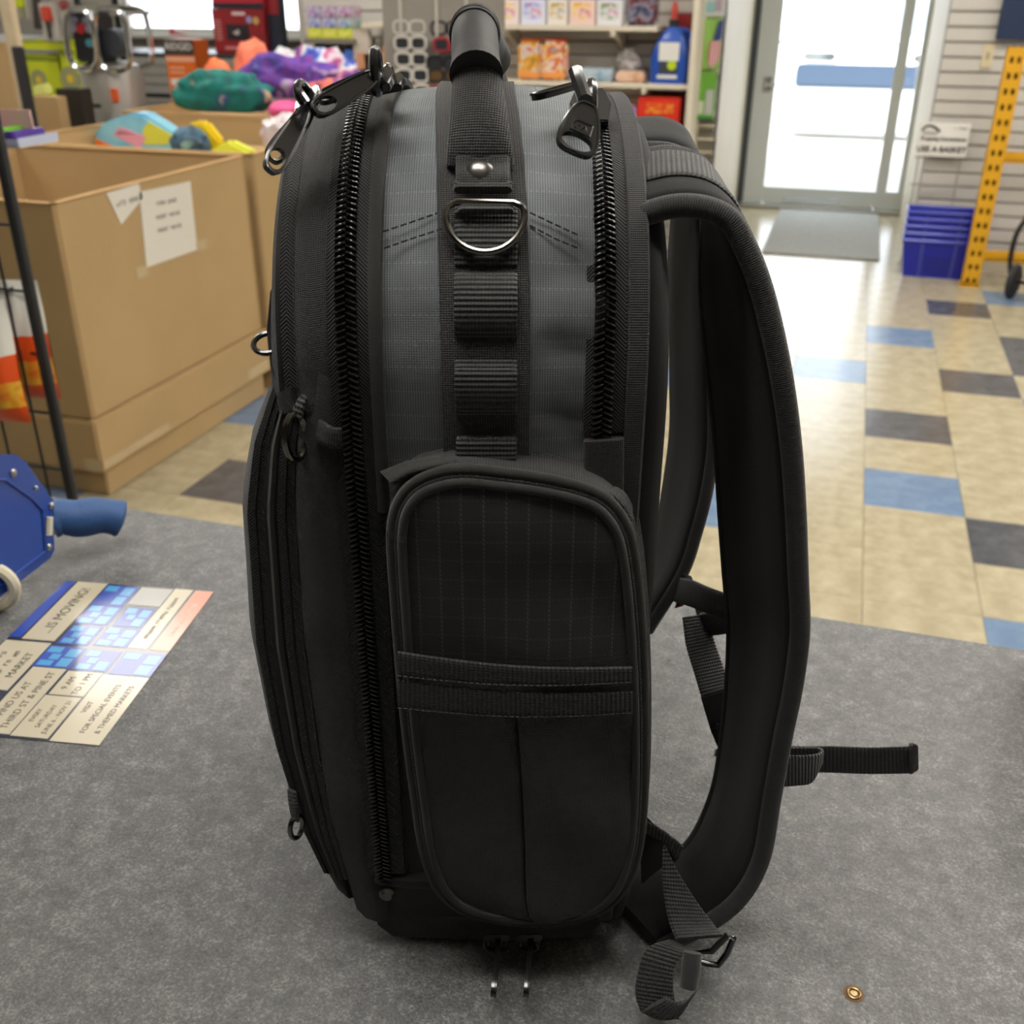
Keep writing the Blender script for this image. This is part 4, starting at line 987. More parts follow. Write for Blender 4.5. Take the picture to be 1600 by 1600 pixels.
# yellow perforated rack upright
M_yel = plain('rack_yellow', '#dca41c', .45, noise=.08, nscale=6); M_yeld = plain('rack_hole', '#5a4012', .8)
yp = thing('rack_upright', 'yellow perforated steel rack post beside the blue baskets', 'rack', (.705, 6.30, 0)); Hh = 1.24; Wp = .088
mb = MB(); mb.box((0, 0, 0), (.018, .004, Hh)).box((.035, 0, 0), (.053, .004, Hh)).box((Wp-.018, 0, 0), (Wp, .004, Hh))
k = 0; zz = .02
while zz < Hh-.03:
    for a, b in ((.018, .035), (.053, Wp-.018)): mb.box((a, 0, zz+.03), (b, .004, zz+.076))
    zz += .076
mb.box((0, 0, 0), (Wp, .004, .02))
mb.build('perforated_face', M_yel, yp, smooth=False)
MB().box((0, .004, 0), (.004, .09, Hh)).build('side_web', M_yel, yp); MB().box((Wp-.004, .004, 0), (Wp, .09, Hh)).build('side_web', M_yel, yp)
MB().box((.004, .086, 0), (Wp-.004, .09, Hh)).build('rear_web', M_yeld, yp)
box('foot_plate', (-.01, -.01, 0), (Wp+.01, .1, .006), M_yel, yp)
for py in (246, 402):
    zc = onY(1590, py, 6.36).z; MB().box((Wp, .03, zc-.028), (1.2, .07, zc+.028)).box((Wp, .022, zc-.006), (1.2, .03, zc+.024)).build('beam', M_yel, yp, .003)
MB().box((-.03, -.004, Hh), (Wp+.12, .02, Hh+.012)).build('top_clip', plain('clip_grey', '#6a6a70', .5), yp)
# hand truck wheel at the right photo edge
wc = onZ(1578, 466, 0); ht = thing('hand_truck', 'black hand truck with rubber wheel at the right photo edge', 'hand truck', (wc.x, wc.y, 0), math.radians(-25))
MB().lathe([(.045, -.016), (.075, -.018), (.09, -.012), (.093, 0), (.09, .012), (.075, .018), (.045, .016)], 28, (0, 0, .093), 'x').build('tyre', plain('tyre_rubber', '#26272a', .7), ht)
MB().lathe([(.006, -.01), (.045, -.012), (.047, 0), (.045, .012), (.006, .01)], 20, (0, 0, .093), 'x').build('hub', plain('hub_grey', '#55585c', .5), ht)
MB().tube(smooth_pts([(-.03, .02, .13), (-.05, .03, .2), (-.045, .03, .34), (0, .06, .48), (.06, .1, .8), (.08, .1, 1.0)], 5), .014, 10).build('frame_tube', M_bk, ht)
MB().tube([(-.03, 0, .093), (.13, 0, .093)], .009, 8).build('axle', M_bk, ht)
MB().lathe([(.045, -.016), (.075, -.018), (.09, -.012), (.093, 0), (.09, .012), (.075, .018), (.045, .016)], 28, (.11, 0, .093), 'x').build('tyre', MATS['tyre_rubber'], ht)
MB().box((-.03, -.02, .09), (.0, .03, .16)).build('bracket', M_bk, ht, .004)

# ================================================================== THE BACKPACK
BY = math.radians(17.5)
UV_, VV_ = Vector((math.cos(BY), math.sin(BY), 0)), Vector((-math.sin(BY), math.cos(BY), 0))
B0 = onZ(800, 1478, CZ)
BAG = thing('backpack', 'black and charcoal tool backpack standing upright on the grey counter', 'backpack', B0, BY)
def bp(px, py, v=0.):
    """photo pixel -> bag coordinates on the plane at depth v behind the near side"""
    p = on(px, py, VV_, B0.dot(VV_)+v)-B0; return Vector((p.dot(UV_), v, p.z))
M_nyl = fabric('black_nylon', (.0195, .0197, .0210), 'weave', .0010, .0010, hi=3.0, dist=.0005)
M_pad = fabric('black_padding', (.0082, .0085, .0098), 'weave', .0006, .0006, rough=.9, spec=.15, dist=.0001)
M_grey = fabric('charcoal_ripstop', (.112, .125, .134), 'ripgrey', .0012, .0011, line=.0115, hi=2.1, rough=.7, spec=.35)
M_rip = fabric('black_ripstop', (.020, .0205, .021), 'ripstop', .0009, .0009, line=.0105, hi=4.0)
M_web = fabric('black_webbing', (.0165, .0165, .017), 'rib', .0016, .0024, hi=3.4, dist=.0006, rough=.6)
M_webw = fabric('coarse_webbing', (.0150, .0150, .0155), 'weave', .0012, .0010, hi=4.5, dist=.0006, rough=.6)
M_her = fabric('zipper_tape', (.0135, .0135, .014), 'herring', .0009, .0009, line=.010, hi=2.4, dist=.0004)
M_grs = fabric('grosgrain_binding', (.021, .021, .022), 'rib', .0009, .0011, hi=2.6, dist=.0003)
M_bind = fabric('binding_fabric', (.022, .0215, .020), 'weave', .0007, .0007, hi=1.8)
M_coil = plain('zipper_coil', (.016, .016, .017), .2, spec=.9)
M_pull = plain('gunmetal_black', (.012, .012, .013), .22, metal=.35, spec=.8, coat=.5)
M_nick = plain('black_nickel', (.20, .19, .175), .2, metal=1.)
M_rub = plain('black_rubber', (.020, .020, .021), .55, spec=.4, bump=.0001, bscale=900)
M_thr = plain('black_thread', (.006, .006, .007), .8)
M_thrg = plain('grey_thread', (.05, .05, .05), .8)

# --- the bag outline seen from the front: sides, rounded shoulders, crown
BW = .30
def lerp(T_, x):
    if x <= T_[0][0]: return T_[0][1]
    for (a, fa), (b, fb) in zip(T_, T_[1:]):
        if x <= b: return fa+(fb-fa)*(x-a)/(b-a)
    return T_[-1][1]
def arch(H, z0, inset=0., zc=None, n=2.25, ks=14, kc=16, full=True, k=.0):
    """(v, z, nv, nz) along near side -> crown -> far side"""
    zc = zc if zc is not None else H-.125
    a, b = BW/2-inset, H-inset-zc; P = []
    zs = max(z0, -1)
    for i in range(ks): P.append((inset, zs+(zc-zs)*i/ks))
    Q = []
    for i in range(kc+1):
        t = math.pi/2*i/kc; c, s = math.cos(t), math.sin(t)
        Q.append((BW/2-a*abs(c)**(2/n), zc+b*abs(s)**(2/n)))
    P += Q
    P += [(BW-v, z) for v, z in P[:-1][::-1]]
    R = []
    for i, (v, z) in enumerate(P):
        p, q = P[max(0, i-1)], P[min(len(P)-1, i+1)]
        tv, tz = q[0]-p[0], q[1]-p[1]; L = math.hypot(tv, tz) or 1
        R.append((v, z, -tz/L, tv/L))
    return R
def band(name, prof, mat, parent=BAG, H=.482, z0=.0, zc=None, inset=0., s0=None, s1=None, closed=True, sharp=50., bow=None, ucurve=None):
    """strip swept along the arch; prof = [(u, outward)] section.  s0/s1 limit it by height on the near side"""
    A = arch(H, z0, inset, zc, ks=40, kc=26)
    if s0 is not None or s1 is not None:
        half = len(A)//2
        A = [p for i, p in enumerate(A) if (i <= half and (s0 is None or p[1] >= s0) and (s1 is None or p[1] <= s1)) or (i > half and s1 is None and (s0 is None or p[1] >= s0))]
    V = []; F = []; U = []; m = len(prof); L = 0; last = None
    w = [0]
    for (a, b), (c, d) in zip(prof, prof[1:]): w.append(w[-1]+math.hypot(c-a, d-b))
    for (v, z, nv, nz) in A:
        if last: L += math.hypot(v-last[0], z-last[1])
        last = (v, z)
        for j, (u, o) in enumerate(prof):
            uu = u if bow is None else bow(u, z)
            if ucurve: uu += ucurve(v, z)
            V.append((uu, v+nv*o, z+nz*o)); U.append((w[j], L))
    k = len(A)
    for i in range(k-1):
        for j in range(m if closed else m-1):
            a, b = i*m+j, i*m+(j+1) % m; F.append((a, b, b+m, a+m))
    if closed: F.append(tuple(range(m))[::-1]); F.append(tuple((k-1)*m+j for j in range(m)))
    return mk(name, V, F, mat, parent, U, sharp=sharp)
def loft(name, layers, mat, parent=BAG, bow=None, sharp=60., pucker=0.):
    """solid built of arches stacked along u: layers = [(u, inset, H, z0)]"""
    V = []; F = []; U = []; rings = []; m = None; lu = 0; pl_ = None
    from mathutils import noise as NZ
    for (u, ins, H, z0) in layers:
        A = arch(H, z0, ins, ks=20, kc=18); m = len(A); L = 0; last = None
        if pl_ is not None: lu += math.hypot(u-pl_[0], ins-pl_[1])
        pl_ = (u, ins)
        for v, z, nv, nz in A:
            if last: L += math.hypot(v-last[0], z-last[1])
            last = (v, z); uu = u if bow is None else bow(u, z)
            d = NZ.noise(Vector((uu*40, v*30, z*22)))*pucker
            V.append((uu, v+nv*d, z+nz*d)); U.append((lu, L))
    k = len(layers)
    for i in range(k-1):
        for j in range(m): a, b = i*m+j, i*m+(j+1) % m; F.append((a, b, b+m, a+m))
    F.append(tuple(range(m))[::-1]); F.append(tuple((k-1)*m+j for j in range(m)))
    return mk(name, V, F, mat, parent, U, sharp=sharp)
def ribbon(name, A, B, th, mat, parent=BAG, k=5, edge=.5, sharp=50., closed=False, rnd=False):
    """flat strap between two edge curves, th thick, rounded edges"""
    A = smooth_pts(A, k, closed); B = smooth_pts(B, k, closed); n = len(A); V = []; U = []; F = []; L = 0
    sec = [(0, 0), (.02, .34), (.08, .5), (.3, .5), (.5, .5), (.7, .5), (.92, .5), (.98, .34), (1, 0), (.98, -.34), (.92, -.5), (.7, -.5), (.5, -.5), (.3, -.5), (.08, -.5), (.02, -.34)]
    if rnd: sec = [(.5-.5*math.cos(2*math.pi*i/20), .5*math.sin(2*math.pi*i/20)) for i in range(20)]
    m = len(sec); pn = None
    for i in range(n):
        t = ((A[(i+1) % n]+B[(i+1) % n]) - (A[i-1]+B[i-1])) if closed else ((A[min(i+1, n-1)]+B[min(i+1, n-1)]) - (A[max(i-1, 0)]+B[max(i-1, 0)]))
        w = B[i]-A[i]; nn = t.cross(w)
        if nn.length < 1e-9: nn = pn
        nn.normalize(); pn = nn
        if i: L += ((A[i]+B[i])-(A[i-1]+B[i-1])).length/2
        for a, b in sec: V.append(A[i]+w*a+nn*(b*th)); U.append((a*w.length, L))
    for i in range(n if closed else n-1):
        for j in range(m):
            a, b = i*m+j, i*m+(j+1) % m; c = ((i+1) % n)*m
            F.append((a, b, c+(j+1) % m, c+j))
    if not closed: F.append(tuple(range(m))[::-1]); F.append(tuple((n-1)*m+j for j in range(m)))
    return mk(name, V, F, mat, parent, U, sharp=sharp)
def pipe(name, P, r, mat, parent=BAG, n=10, closed=False, k=5, smooth=True, flat=1.):
    P = smooth_pts(P, k, closed) if smooth else P
    mb = MB().tube(P, r, n, closed, flat); m = len(P); uv = []; L = 0
    for i in range(m):
        if i: L += (Vector(P[i])-Vector(P[i-1])).length
        rr = r[i] if isinstance(r, (list, tuple)) else r
        for j in range(n): uv.append((j/n*2*math.pi*rr, L))
    return mk(name, mb.V, mb.F, mat, parent, uv, sharp=60)

# --- body shells
loft('main_body', [(-.084, .006, .482, .012), (-.074, .002, .482, .006), (0., .001, .481, .004), (.045, .002, .480, .006), (.055, .006, .478, .012)], M_nyl)
GB = [(-.064+.0035*0, .0005)]+[(-.064+.105*i/10, .0012+.004*math.sin(math.pi*i/10)) for i in range(11)]+[(.041, .0005)]
from mathutils import noise as _NZ
def grey_panel():
    A = arch(.482, .28, 0, ks=50, kc=40); V = []; U = []; F = []; m = 25; L = 0; last = None
    for v, z, nv, nz in A:
        if last: L += math.hypot(v-last[0], z-last[1])
        last = (v, z)
        for j in range(m):
            t = j/(m-1); u = -.064+.1065*t
            o = .0012+.0035*math.sin(math.pi*t)
            o += .0012*_NZ.noise(Vector((u*18+3, v*30, z*95)))*(1.6 if u > .008 else .5)
            if u > .008: o -= .0016*math.exp(-((u-.024)/.012)**2)*max(0, math.sin(z*180+u*60))
            V.append((u, v+nv*o, z+nz*o)); U.append((u+.1, L))
    k = len(A)
    for i in range(k-1):
        for j in range(m-1): a = i*m+j; F.append((a, a+1, a+m+1, a+m))
    return mk('grey_gusset', V, F, M_grey, BAG, U)
grey = grey_panel(); grey['label'] = 'charcoal grey ripstop panel'
# stitched seams on the grey panel
def dashes(name, P, mat, parent, step=.0042, ln=.0030, r=.00042):
    P = smooth_pts(P, 12); mb = MB(); acc = 0; cum = [0]
    for a, b in zip(P, P[1:]): cum.append(cum[-1]+(b-a).length)
    def at(s):
        for i in range(len(P)-1):
            if cum[i+1] >= s: return P[i].lerp(P[i+1], (s-cum[i])/max(1e-9, cum[i+1]-cum[i]))
        return P[-1]
    s = 0
    while s+ln < cum[-1]: mb.tube([at(s), at(s+ln/2), at(s+ln)], r, 5); s += step
    return tag(mb.build(name, mat, parent), kind='stuff')
def onside(px, py, o=.004):
    # nearest point of the arch surface along the view ray of that pixel
    best = None
    for v, z, nv, nz in arch(.482, .0, 0, ks=60, kc=60)[:121]:
        q = bp(px, py, v+nv*o); e = abs(q.z-(z+nz*o))
        if best is None or e < best[0]: best = (e, q, Vector((0, nv, nz)))
    return best[1]
for L_ in ([(598, 362), (640, 348), (692, 330)], [(600, 388), (640, 374), (692, 357)], [(828, 332), (870, 352), (914, 372)], [(828, 352), (870, 374), (914, 392)]):
    dashes('seam_stitching', [onside(*p, .0058) for p in L_], M_thr, grey)

# --- wide webbing up the middle and its loops
WU0, WU1 = -.0345, .0075
band('center_webbing', [(WU0, .002), (WU0+.0008, .0062), (WU1-.0008, .0062), (WU1, .002)], M_webw, s0=.27, ucurve=lambda v, z: -.007*min(1., v/.12))
NU0, NU1 = -.0275, .0008
def loop(z0, z1, h=.0045):
    P0 = []; P1 = []
    for i in range(9):
        t = i/8; o = .0066+h*math.sin(math.pi*t)**.7; z = z0+(z1-z0)*t
        v = [a for a in arch(.482, .0, 0, ks=60, kc=60)[:121]]; v = min(v, key=lambda q: abs(q[1]-z))
        P0.append((NU0, v[0]+v[2]*o, v[1]+v[3]*o)); P1.append((NU1, v[0]+v[2]*o, v[1]+v[3]*o))
    return ribbon('webbing_loop', P0, P1, .0016, M_web, k=2)
def zpx(y): return onside(760, y, .007).z
for y1, y0 in ((535, 442), (645, 565), (730, 680), (425, 335)): loop(zpx(y1), zpx(y0), .005 if y0 != 335 else .0025)

# --- handle
hu = bp(752, 255, .012).x
def hp_(px, py, v): return bp(px, py, v)
h0, h1, h2 = onside(750, 256, .0085), onside(750, 205, .022), bp(744, 100, .066)
HL = []; HR = []
for i in range(7):
    t = i/6; c = h0*(1-t)**2+h1*2*t*(1-t)+h2*t*t; hw = .0158-.0052*t**1.3
    HL.append(c-Vector((hw, 0, 0))); HR.append(c+Vector((hw, 0, 0)))
hnd = ribbon('handle_strap', HL, HR, .014, M_webw, k=6, rnd=True); hnd['label'] = 'woven carry handle strap'
grip = [bp(744, 116, .058), bp(743, 92, .068), bp(742, 64, .084), bp(742, 50, .104), bp(744, 48, .135), bp(750, 56, .165), bp(758, 72, .19), bp(766, 92, .205)]
farl = [bp(766, 92, .205), bp(776, 115, .220), bp(784, 140, .235), bp(790, 168, .25)]
pipe('handle_strap', farl, .0085, M_webw, n=14, flat=.5)
gp = smooth_pts(grip, 6); ng = len(gp)
gr_ = pipe('handle_grip', gp, [.0112+.0012*max(0, 1-i/5)+.0012*max(0, 1-(ng-1-i)/5) for i in range(ng)], M_rub, n=24, smooth=False)
gr_['label'] = 'black rubber handle grip'
for i in (int(ng*.38), int(ng*.45), int(ng*.52)):
    t = (gp[i+1]-gp[i-1]).normalized(); a = Vector((1, 0, 0)); a = (a-t*a.dot(t)).normalized(); b = t.cross(a)
    MB().tube([gp[i]+a*(.0112*math.cos(x))+b*(.0112*math.sin(x)) for x in [2*math.pi*j/28 for j in range(28)]], .0014, 6, True).build('grip_ridge', M_rub, gr_)
# anchor tab with rivet
def patch(name, pts, o, th, mat, parent=BAG):
    A = [onside(*p, o) for p in pts]
    return A
A_ = [onside(712, y, .0135) for y in (246, 260, 275, 289)]; B_ = [onside(797, y, .0135) for y in (246, 260, 275, 289)]
tabp = ribbon('anchor_tab', A_, B_, .003, M_webw, k=3)
ribbon('tab_fold', [onside(709, y, .014) for y in (284, 290, 297)], [onside(800, y, .014) for y in (284, 290, 297)], .004, M_web, tabp, k=2)
rv = onside(750, 268, .0155); nrv = Vector((0, -.75, .66)).normalized()
mb = MB().lathe([(.0001, .0026), (.0028, .0023), (.005, .0014), (.0062, .0003), (.0062, -.001), (.0001, -.001)][::-1], 20)
R = nrv.to_track_quat('Z', 'Y').to_matrix().to_4x4(); R.translation = rv
for i, v in enumerate(mb.V): mb.V[i] = R @ v
mb.build('rivet', plain('rivet_black', (.16, .155, .15), .28, metal=.95), tabp)
# D-ring
dc = onside(758, 332, .012); dr = .0178
ring = [Vector((dr*math.cos(a), 0, dr*1.02*math.sin(a))) for a in [math.pi+math.pi*i/20 for i in range(21)]]
ring = [Vector((-dr*.72, 0, .0048)), Vector((-dr*.93, 0, .0030))]+ring+[Vector((dr*.93, 0, .0030)), Vector((dr*.72, 0, .0048))]
tilt = Matrix.Rotation(math.radians(-32), 4, 'X')
MB().tube([dc+(tilt @ p) for p in ring], .0016, 10, True).build('d_ring', M_nick, BAG)['label'] = 'polished dark metal D-ring'
ribbon('ring_keeper', [onside(716, y, .0125) for y in (316, 322, 330)], [onside(802, y, .0125) for y in (316, 322, 330)], .003, M_web, k=3)

# --- zippers
def zipper(name, uc, zlo, H, tape_w, rows, parent=BAG, z0=.0, o=.0035, pitch=.0029, w=.0048, ucurve=None, inset=0., side=True):
    zp = thing_part(name)
    tl, tr_ = tape_w
    band('tape', [(uc-tl, .0005), (uc-tl, .0022), (uc+tr_, .0022), (uc+tr_, .0005)], M_her, zp, H=H, z0=z0, s0=zlo, inset=inset, ucurve=ucurve)
    A = [p for i, p in enumerate(arch(H, z0, inset, ks=120, kc=60)) if p[1] >= zlo]
    cum = [0]
    for a, b in zip(A, A[1:]): cum.append(cum[-1]+math.hypot(b[0]-a[0], b[1]-a[1]))
    mb = MB(); s = 0; i = 0; tot = cum[-1]*.72; kk = 0
    while s < tot:
        while cum[i+1] < s: i += 1
        f = (s-cum[i])/(cum[i+1]-cum[i]); a, b = A[i], A[i+1]
        v, z = a[0]+(b[0]-a[0])*f, a[1]+(b[1]-a[1])*f; n = Vector((0, a[2], a[3])); t = Vector((0, -a[3], a[2]))*-1
        t = Vector((0, b[0]-a[0], b[1]-a[1])).normalized()
        uu = uc+(ucurve(v, z) if ucurve else 0)
        for sd in (-1, 1):
            c = Vector((uu+sd*w*.5, v, z))+n*o+t*(pitch*.5 if sd > 0 else 0)
            ax = Vector((1, 0, 0)); hw, ht, hh = w*.56, pitch*.27, .0014
            tw = t*(sd*.0009)
            P = [c-ax*hw-t*ht+tw-n*hh, c+ax*hw-t*ht-tw-n*hh, c+ax*hw+t*ht-tw-n*hh, c-ax*hw+t*ht+tw-n*hh,
                 c-ax*hw*.8-t*ht*.5+tw+n*hh, c+ax*hw*.8-t*ht*.5-tw+n*hh, c+ax*hw*.8+t*ht*.5-tw+n*hh, c-ax*hw*.8+t*ht*.5+tw+n*hh]
            mb.add(P, [(0, 3, 2, 1), (4, 5, 6, 7), (0, 1, 5, 4), (1, 2, 6, 5), (2, 3, 7, 6), (3, 0, 4, 7)])
        s += pitch
    tag(mb.build('teeth', M_coil, zp, smooth=True, sharp=80), kind='stuff')
    return zp
def thing_part(name):
    e = bpy.data.objects.new(name, None); COL.objects.link(e); e.parent = BAG; e.empty_display_size = .01; return e
zipper('front_zipper', -.0768, .060, .486, (.0085, .0125), 2)
band('zipper_piping', [(-.0665, .002), (-.0665, .0055), (-.0635, .0068), (-.0605, .0055), (-.0605, .002)], M_bind, H=.484, s0=.30)
zipper('rear_zipper', .0408, zpx(690)-.0, .480, (.0085, .0105), 2)
band('edge_binding', [(.0515, .0005), (.0520, .004), (.0600, .004), (.0615, .0005)], M_grs, H=.479, s0=.02)
# zipper garage under the rear zipper
ribbon('zipper_garage', [bp(912, y, -.005) for y in (688, 712, 740, 772)], [bp(975, y-4, -.005) for y in (688, 712, 740, 772)], .005, M_nyl, k=3)
# back panel with its padding
loft('back_panel', [(.050, .004, .479, .02), (.060, .003, .478, .016), (.068, .006, .474, .02), (.0735, .014, .466, .03), (.076, .03, .45, .05)], M_pad,
     pucker=.0012)

# --- front: upper compartment
loft('front_compartment', [(-.080, .0015, .485, .356), (-.094, .0000, .4845, .354), (-.105, .0025, .481, .356), (-.1115, .008, .475, .362), (-.1165, .016, .467, .372), (-.1195, .028, .455, .386), (-.1205, .048, .44, .40)], M_nyl, pucker=.0012)
band('front_seam', [(-.1085, .0), (-.1105, .0025), (-.1125, .0)], M_bind, H=.479, inset=.0055, s0=.362, z0=.352)
band('zipper_flap', [(-.1015, .0003), (-.1015, .0020), (-.1075, .0020), (-.1075, .0003)], M_her, H=.4815, inset=.0028, s0=.36, z0=.352)
# lower front: bellows panel then pocket with curved zips
G = [(.0, .30), (.03, .45), (.09, .76), (.15, .93), (.22, 1.), (.30, .93), (.335, .80), (.36, .62), (.38, .46), (.40, .3), (.47, .1)]
def bow(u, z): return -.083+(u+.083)*lerp(G, z) if u < -.083 else u
loft('front_bellows', [(-.076, .0015, .47, .022), (-.084, .0, .47, .022), (-.098, -.001, .47, .026), (-.110, .002, .465, .03), (-.114, .007, .46, .04)], M_nyl, bow=bow, pucker=.003)
loft('front_pocket', [(-.108, .008, .445, .034), (-.118, .004, .445, .036), (-.130, .007, .44, .040), (-.139, .013, .43, .05), (-.1445, .024, .42, .065), (-.147, .045, .40, .09)], M_pad, bow=bow, pucker=.0018)
for u_, ins, m_ in ((-.116, .0030, M_her), (-.133, .0080, M_her)):
    band('pocket_zipper', [(u_+.0045, -.0008), (u_+.0045, .0012), (u_-.0045, .0008), (u_-.0045, -.0008)], m_, H=.443, z0=.04, inset=ins, s0=.05, s1=.40, bow=bow)
    band('zipper_line', [(u_+.0008, .001), (u_, .0019), (u_-.0008, .001)], M_thr, H=.443, z0=.04, inset=ins, s0=.05, s1=.40, bow=bow)
band('pocket_edge', [(-.1225, .0), (-.1245, .0022), (-.1265, .0)], M_bind, H=.443, z0=.04, inset=.0048, s0=.05, s1=.40, bow=bow)
# gusset lip between upper and lower front
ribbon('pocket_lip', [bp(500, 655, -.001), bp(522, 668, -.004), bp(545, 665, -.001)], [bp(494, 690, -.001), bp(520, 700, -.004), bp(545, 700, -.001)], .003, M_nyl, k=4)

# --- base boot
BO = [(-.084, .0), (-.092, .004), (-.098, .014), (-.100, .03)]
V = []; F = []; rows = [(0.0, .030), (.004, .016), (.014, .007), (.030, .002), (.050, -.0012), (.060, -.0012)]; m = 44
for z, ins in rows:
    u0, u1, v0, v1 = -.1015+ins*.9+(.0 if z > .02 else .004), .0725-ins*.6, ins*.55-.001, BW-ins*.55
    cx, cy, hx, hy = (u0+u1)/2, (v0+v1)/2, (u1-u0)/2, (v1-v0)/2
    for j in range(m):
        a = 2*math.pi*j/m; c, s = math.cos(a), math.sin(a); V.append((cx+math.copysign(abs(c)**.32, c)*hx, cy+math.copysign(abs(s)**.32, s)*hy, z))
for i in range(len(rows)-1):
    for j in range(m): F.append((i*m+j, i*m+(j+1) % m, (i+1)*m+(j+1) % m, (i+1)*m+j))
F.append(tuple(range(m))[::-1]); F.append(tuple((len(rows)-1)*m+j for j in range(m)))
boot = mk('rubber_base', V, F, M_rub, BAG, [(0, 0)]*len(V)); boot['label'] = 'black rubber base boot'
ring = [Vector(V[4*m+j])+Vector((0, 0, .006)) for j in range(m)]
MB().tube(ring, .0042, 8, True).build('base_trim', M_bind, boot)
for px, py in ((605, 1396),):
    c = bp(px, py, -.004); MB().lathe([(.0002, -.0035), (.003, -.003), (.0048, -.001), (.005, .002), (.0002, .002)], 18, c, 'y').build('rivet', MATS['rivet_black'], boot)

# --- side pocket
PV = -.024
PO = [(604, 830), (612, 790), (634, 758), (670, 738), (720, 729), (790, 735), (860, 745), (925, 762), (962, 785), (988, 825), (1000, 880), (1008, 960), (1013, 1050), (1015, 1150), (1013, 1250), (1005, 1330), (985, 1388), (950, 1425), (900, 1444), (840, 1450), (780, 1446), (725, 1432), (690, 1408), (668, 1375), (652, 1320), (640, 1240), (628, 1150), (618, 1050), (610, 950), (605, 880)]
O2 = [bp(x, y, PV) for x, y in PO]
O2 = smooth_pts(O2, 4, True); cpk = sum(O2, Vector())/len(O2)
def shrink(P, d):
    n = len(P); R = []
    for i in range(n):
        t = (P[(i+1) % n]-P[i-1]); nn = Vector((t.z, 0, -t.x)).normalized()
        if nn.dot(cpk-P[i]) < 0: nn = -nn
        R.append(P[i]+nn*d)
    return R
sp_ = thing_part('side_pocket')
sp_['label'] = 'boxy zipped side pocket'
prof = [(-.004, .024), (-.001, .019), (.0, .011), (.0005, .005), (.002, .001), (.005, -.001)]
V = []; F = []; U = []; m = len(O2)
for d, dv in prof:
    for j, p in enumerate(shrink(O2, d)): V.append((p.x, PV+dv, p.z)); U.append((j*.004, dv))
for i in range(len(prof)-1):
    for j in range(m): F.append((i*m+j, i*m+(j+1) % m, (i+1)*m+(j+1) % m, (i+1)*m+j))
mk('pocket_wall', V, F, M_nyl, sp_, U)
pipe('piping', [p+Vector((0, .002, 0)) for p in shrink(O2, .0022)], .0026, M_bind, sp_, 10, True, smooth=False)
pipe('piping', [p+Vector((0, -.0012, 0)) for p in shrink(O2, .0076)], .0024, M_bind, sp_, 10, True, smooth=False)
mk('zipper_groove', [tuple(p+Vector((0, .001, 0))) for p in shrink(O2, .003)]+[tuple(p+Vector((0, .001, 0))) for p in shrink(O2, .008)], [(i, (i+1) % m, m+(i+1) % m, m+i) for i in range(m)], M_her, sp_, [(0, 0)]*(2*m))
# face, split into upper ripstop panel and pleated lower panels by height
IN = shrink(O2, .0084)
def span(z):
    xs = []
    for i in range(m):
        a, b = IN[i], IN[(i+1) % m]
        if (a.z-z)*(b.z-z) <= 0 and a.z != b.z: xs.append(a.x+(b.x-a.x)*(z-a.z)/(b.z-a.z))
    return min(xs), max(xs)
zmin, zmax = min(p.z for p in IN)+.0006, max(p.z for p in IN)-.0006
def face(name, z0, z1, mat, f0=0., f1=1., bulge=.006, nx=24, nz=30, dip=None):
    V = []; U = []; F = []
    for i in range(nz+1):
        z = z0+(z1-z0)*i/nz; a, b = span(z)
        for j in range(nx+1):
            t = f0+(f1-f0)*j/nx; x = a+(b-a)*t; r = (z-zmin)/(zmax-zmin)
            o = bulge*(math.sin(math.pi*t)**.5)*(math.sin(math.pi*max(.0, min(1, r)))**.45)
            o += .0022*_NZ.noise(Vector((x*26, z*20, 4.)))+.0022*_NZ.noise(Vector((x*14+z*22, z*9-x*10, 9.)))
            if dip: o -= dip(t, z)
            V.append((x, PV-.0005-o, z)); U.append((x+.2, z))
    for i in range(nz):
        for j in range(nx): a = i*(nx+1)+j; F.append((a, a+1, a+nx+2, a+nx+1))
    return mk(name, V, F, mat, sp_, U, fix=False)
zb1 = bp(800, 1036, PV-.006).z; zb2 = bp(800, 1100, PV-.006).z
face('upper_panel', zb1-.003, zmax, M_rip)
pt = .47
face('pleat_panel', zmin, zb2+.004, M_nyl, 0, pt, dip=lambda t, z: .004*max(0, (t-pt+.05)/.05)**2)
face('pleat_panel', zmin, zb2+.004, M_nyl, pt, 1, dip=lambda t, z: .0015*max(0, (pt+.03-t)/.03)**2-.0012)
face('pocket_slot', zb2-.002, zb1+.002, M_nyl)
def wb(y_l, y_r, h_l, h_r, name):
    A = []; B = []
    for i in range(9):
        t = i/8; x = 622+(988-622)*t; sag = 10*math.sin(math.pi*t)
        y = y_l+(y_r-y_l)*t; hh = h_l+(h_r-h_l)*t
        vv = PV-.0062-.004*math.sin(math.pi*t)**.6
        A.append(bp(x, y+sag, vv)); B.append(bp(x, y+hh+sag, vv))
    o = ribbon(name, A, B, .0022, M_web, sp_, k=3)
    dashes('edge_stitching', [p+Vector((0, -.0016, .0012)) for p in B], M_thrg, o, .0030, .0020, .00035)
wb(1018, 1042, 38, 24, 'webbing_band'); wb(1062, 1080, 44, 34, 'webbing_band')
# small corner folds of the pocket wall at the top
ribbon('corner_fold', [bp(595, 738, -.006), bp(640, 722, -.010), bp(700, 712, -.006)], [bp(614, 757, -.018), bp(650, 738, -.021), bp(716, 726, -.018)], .003, M_bind, sp_, k=4)
ribbon('corner_fold', [bp(960, 762, -.006), bp(975, 772, -.008), bp(984, 790, -.004)], [bp(945, 772, -.018), bp(965, 786, -.018), bp(985, 815, -.018)], .003, M_nyl, sp_, k=4)

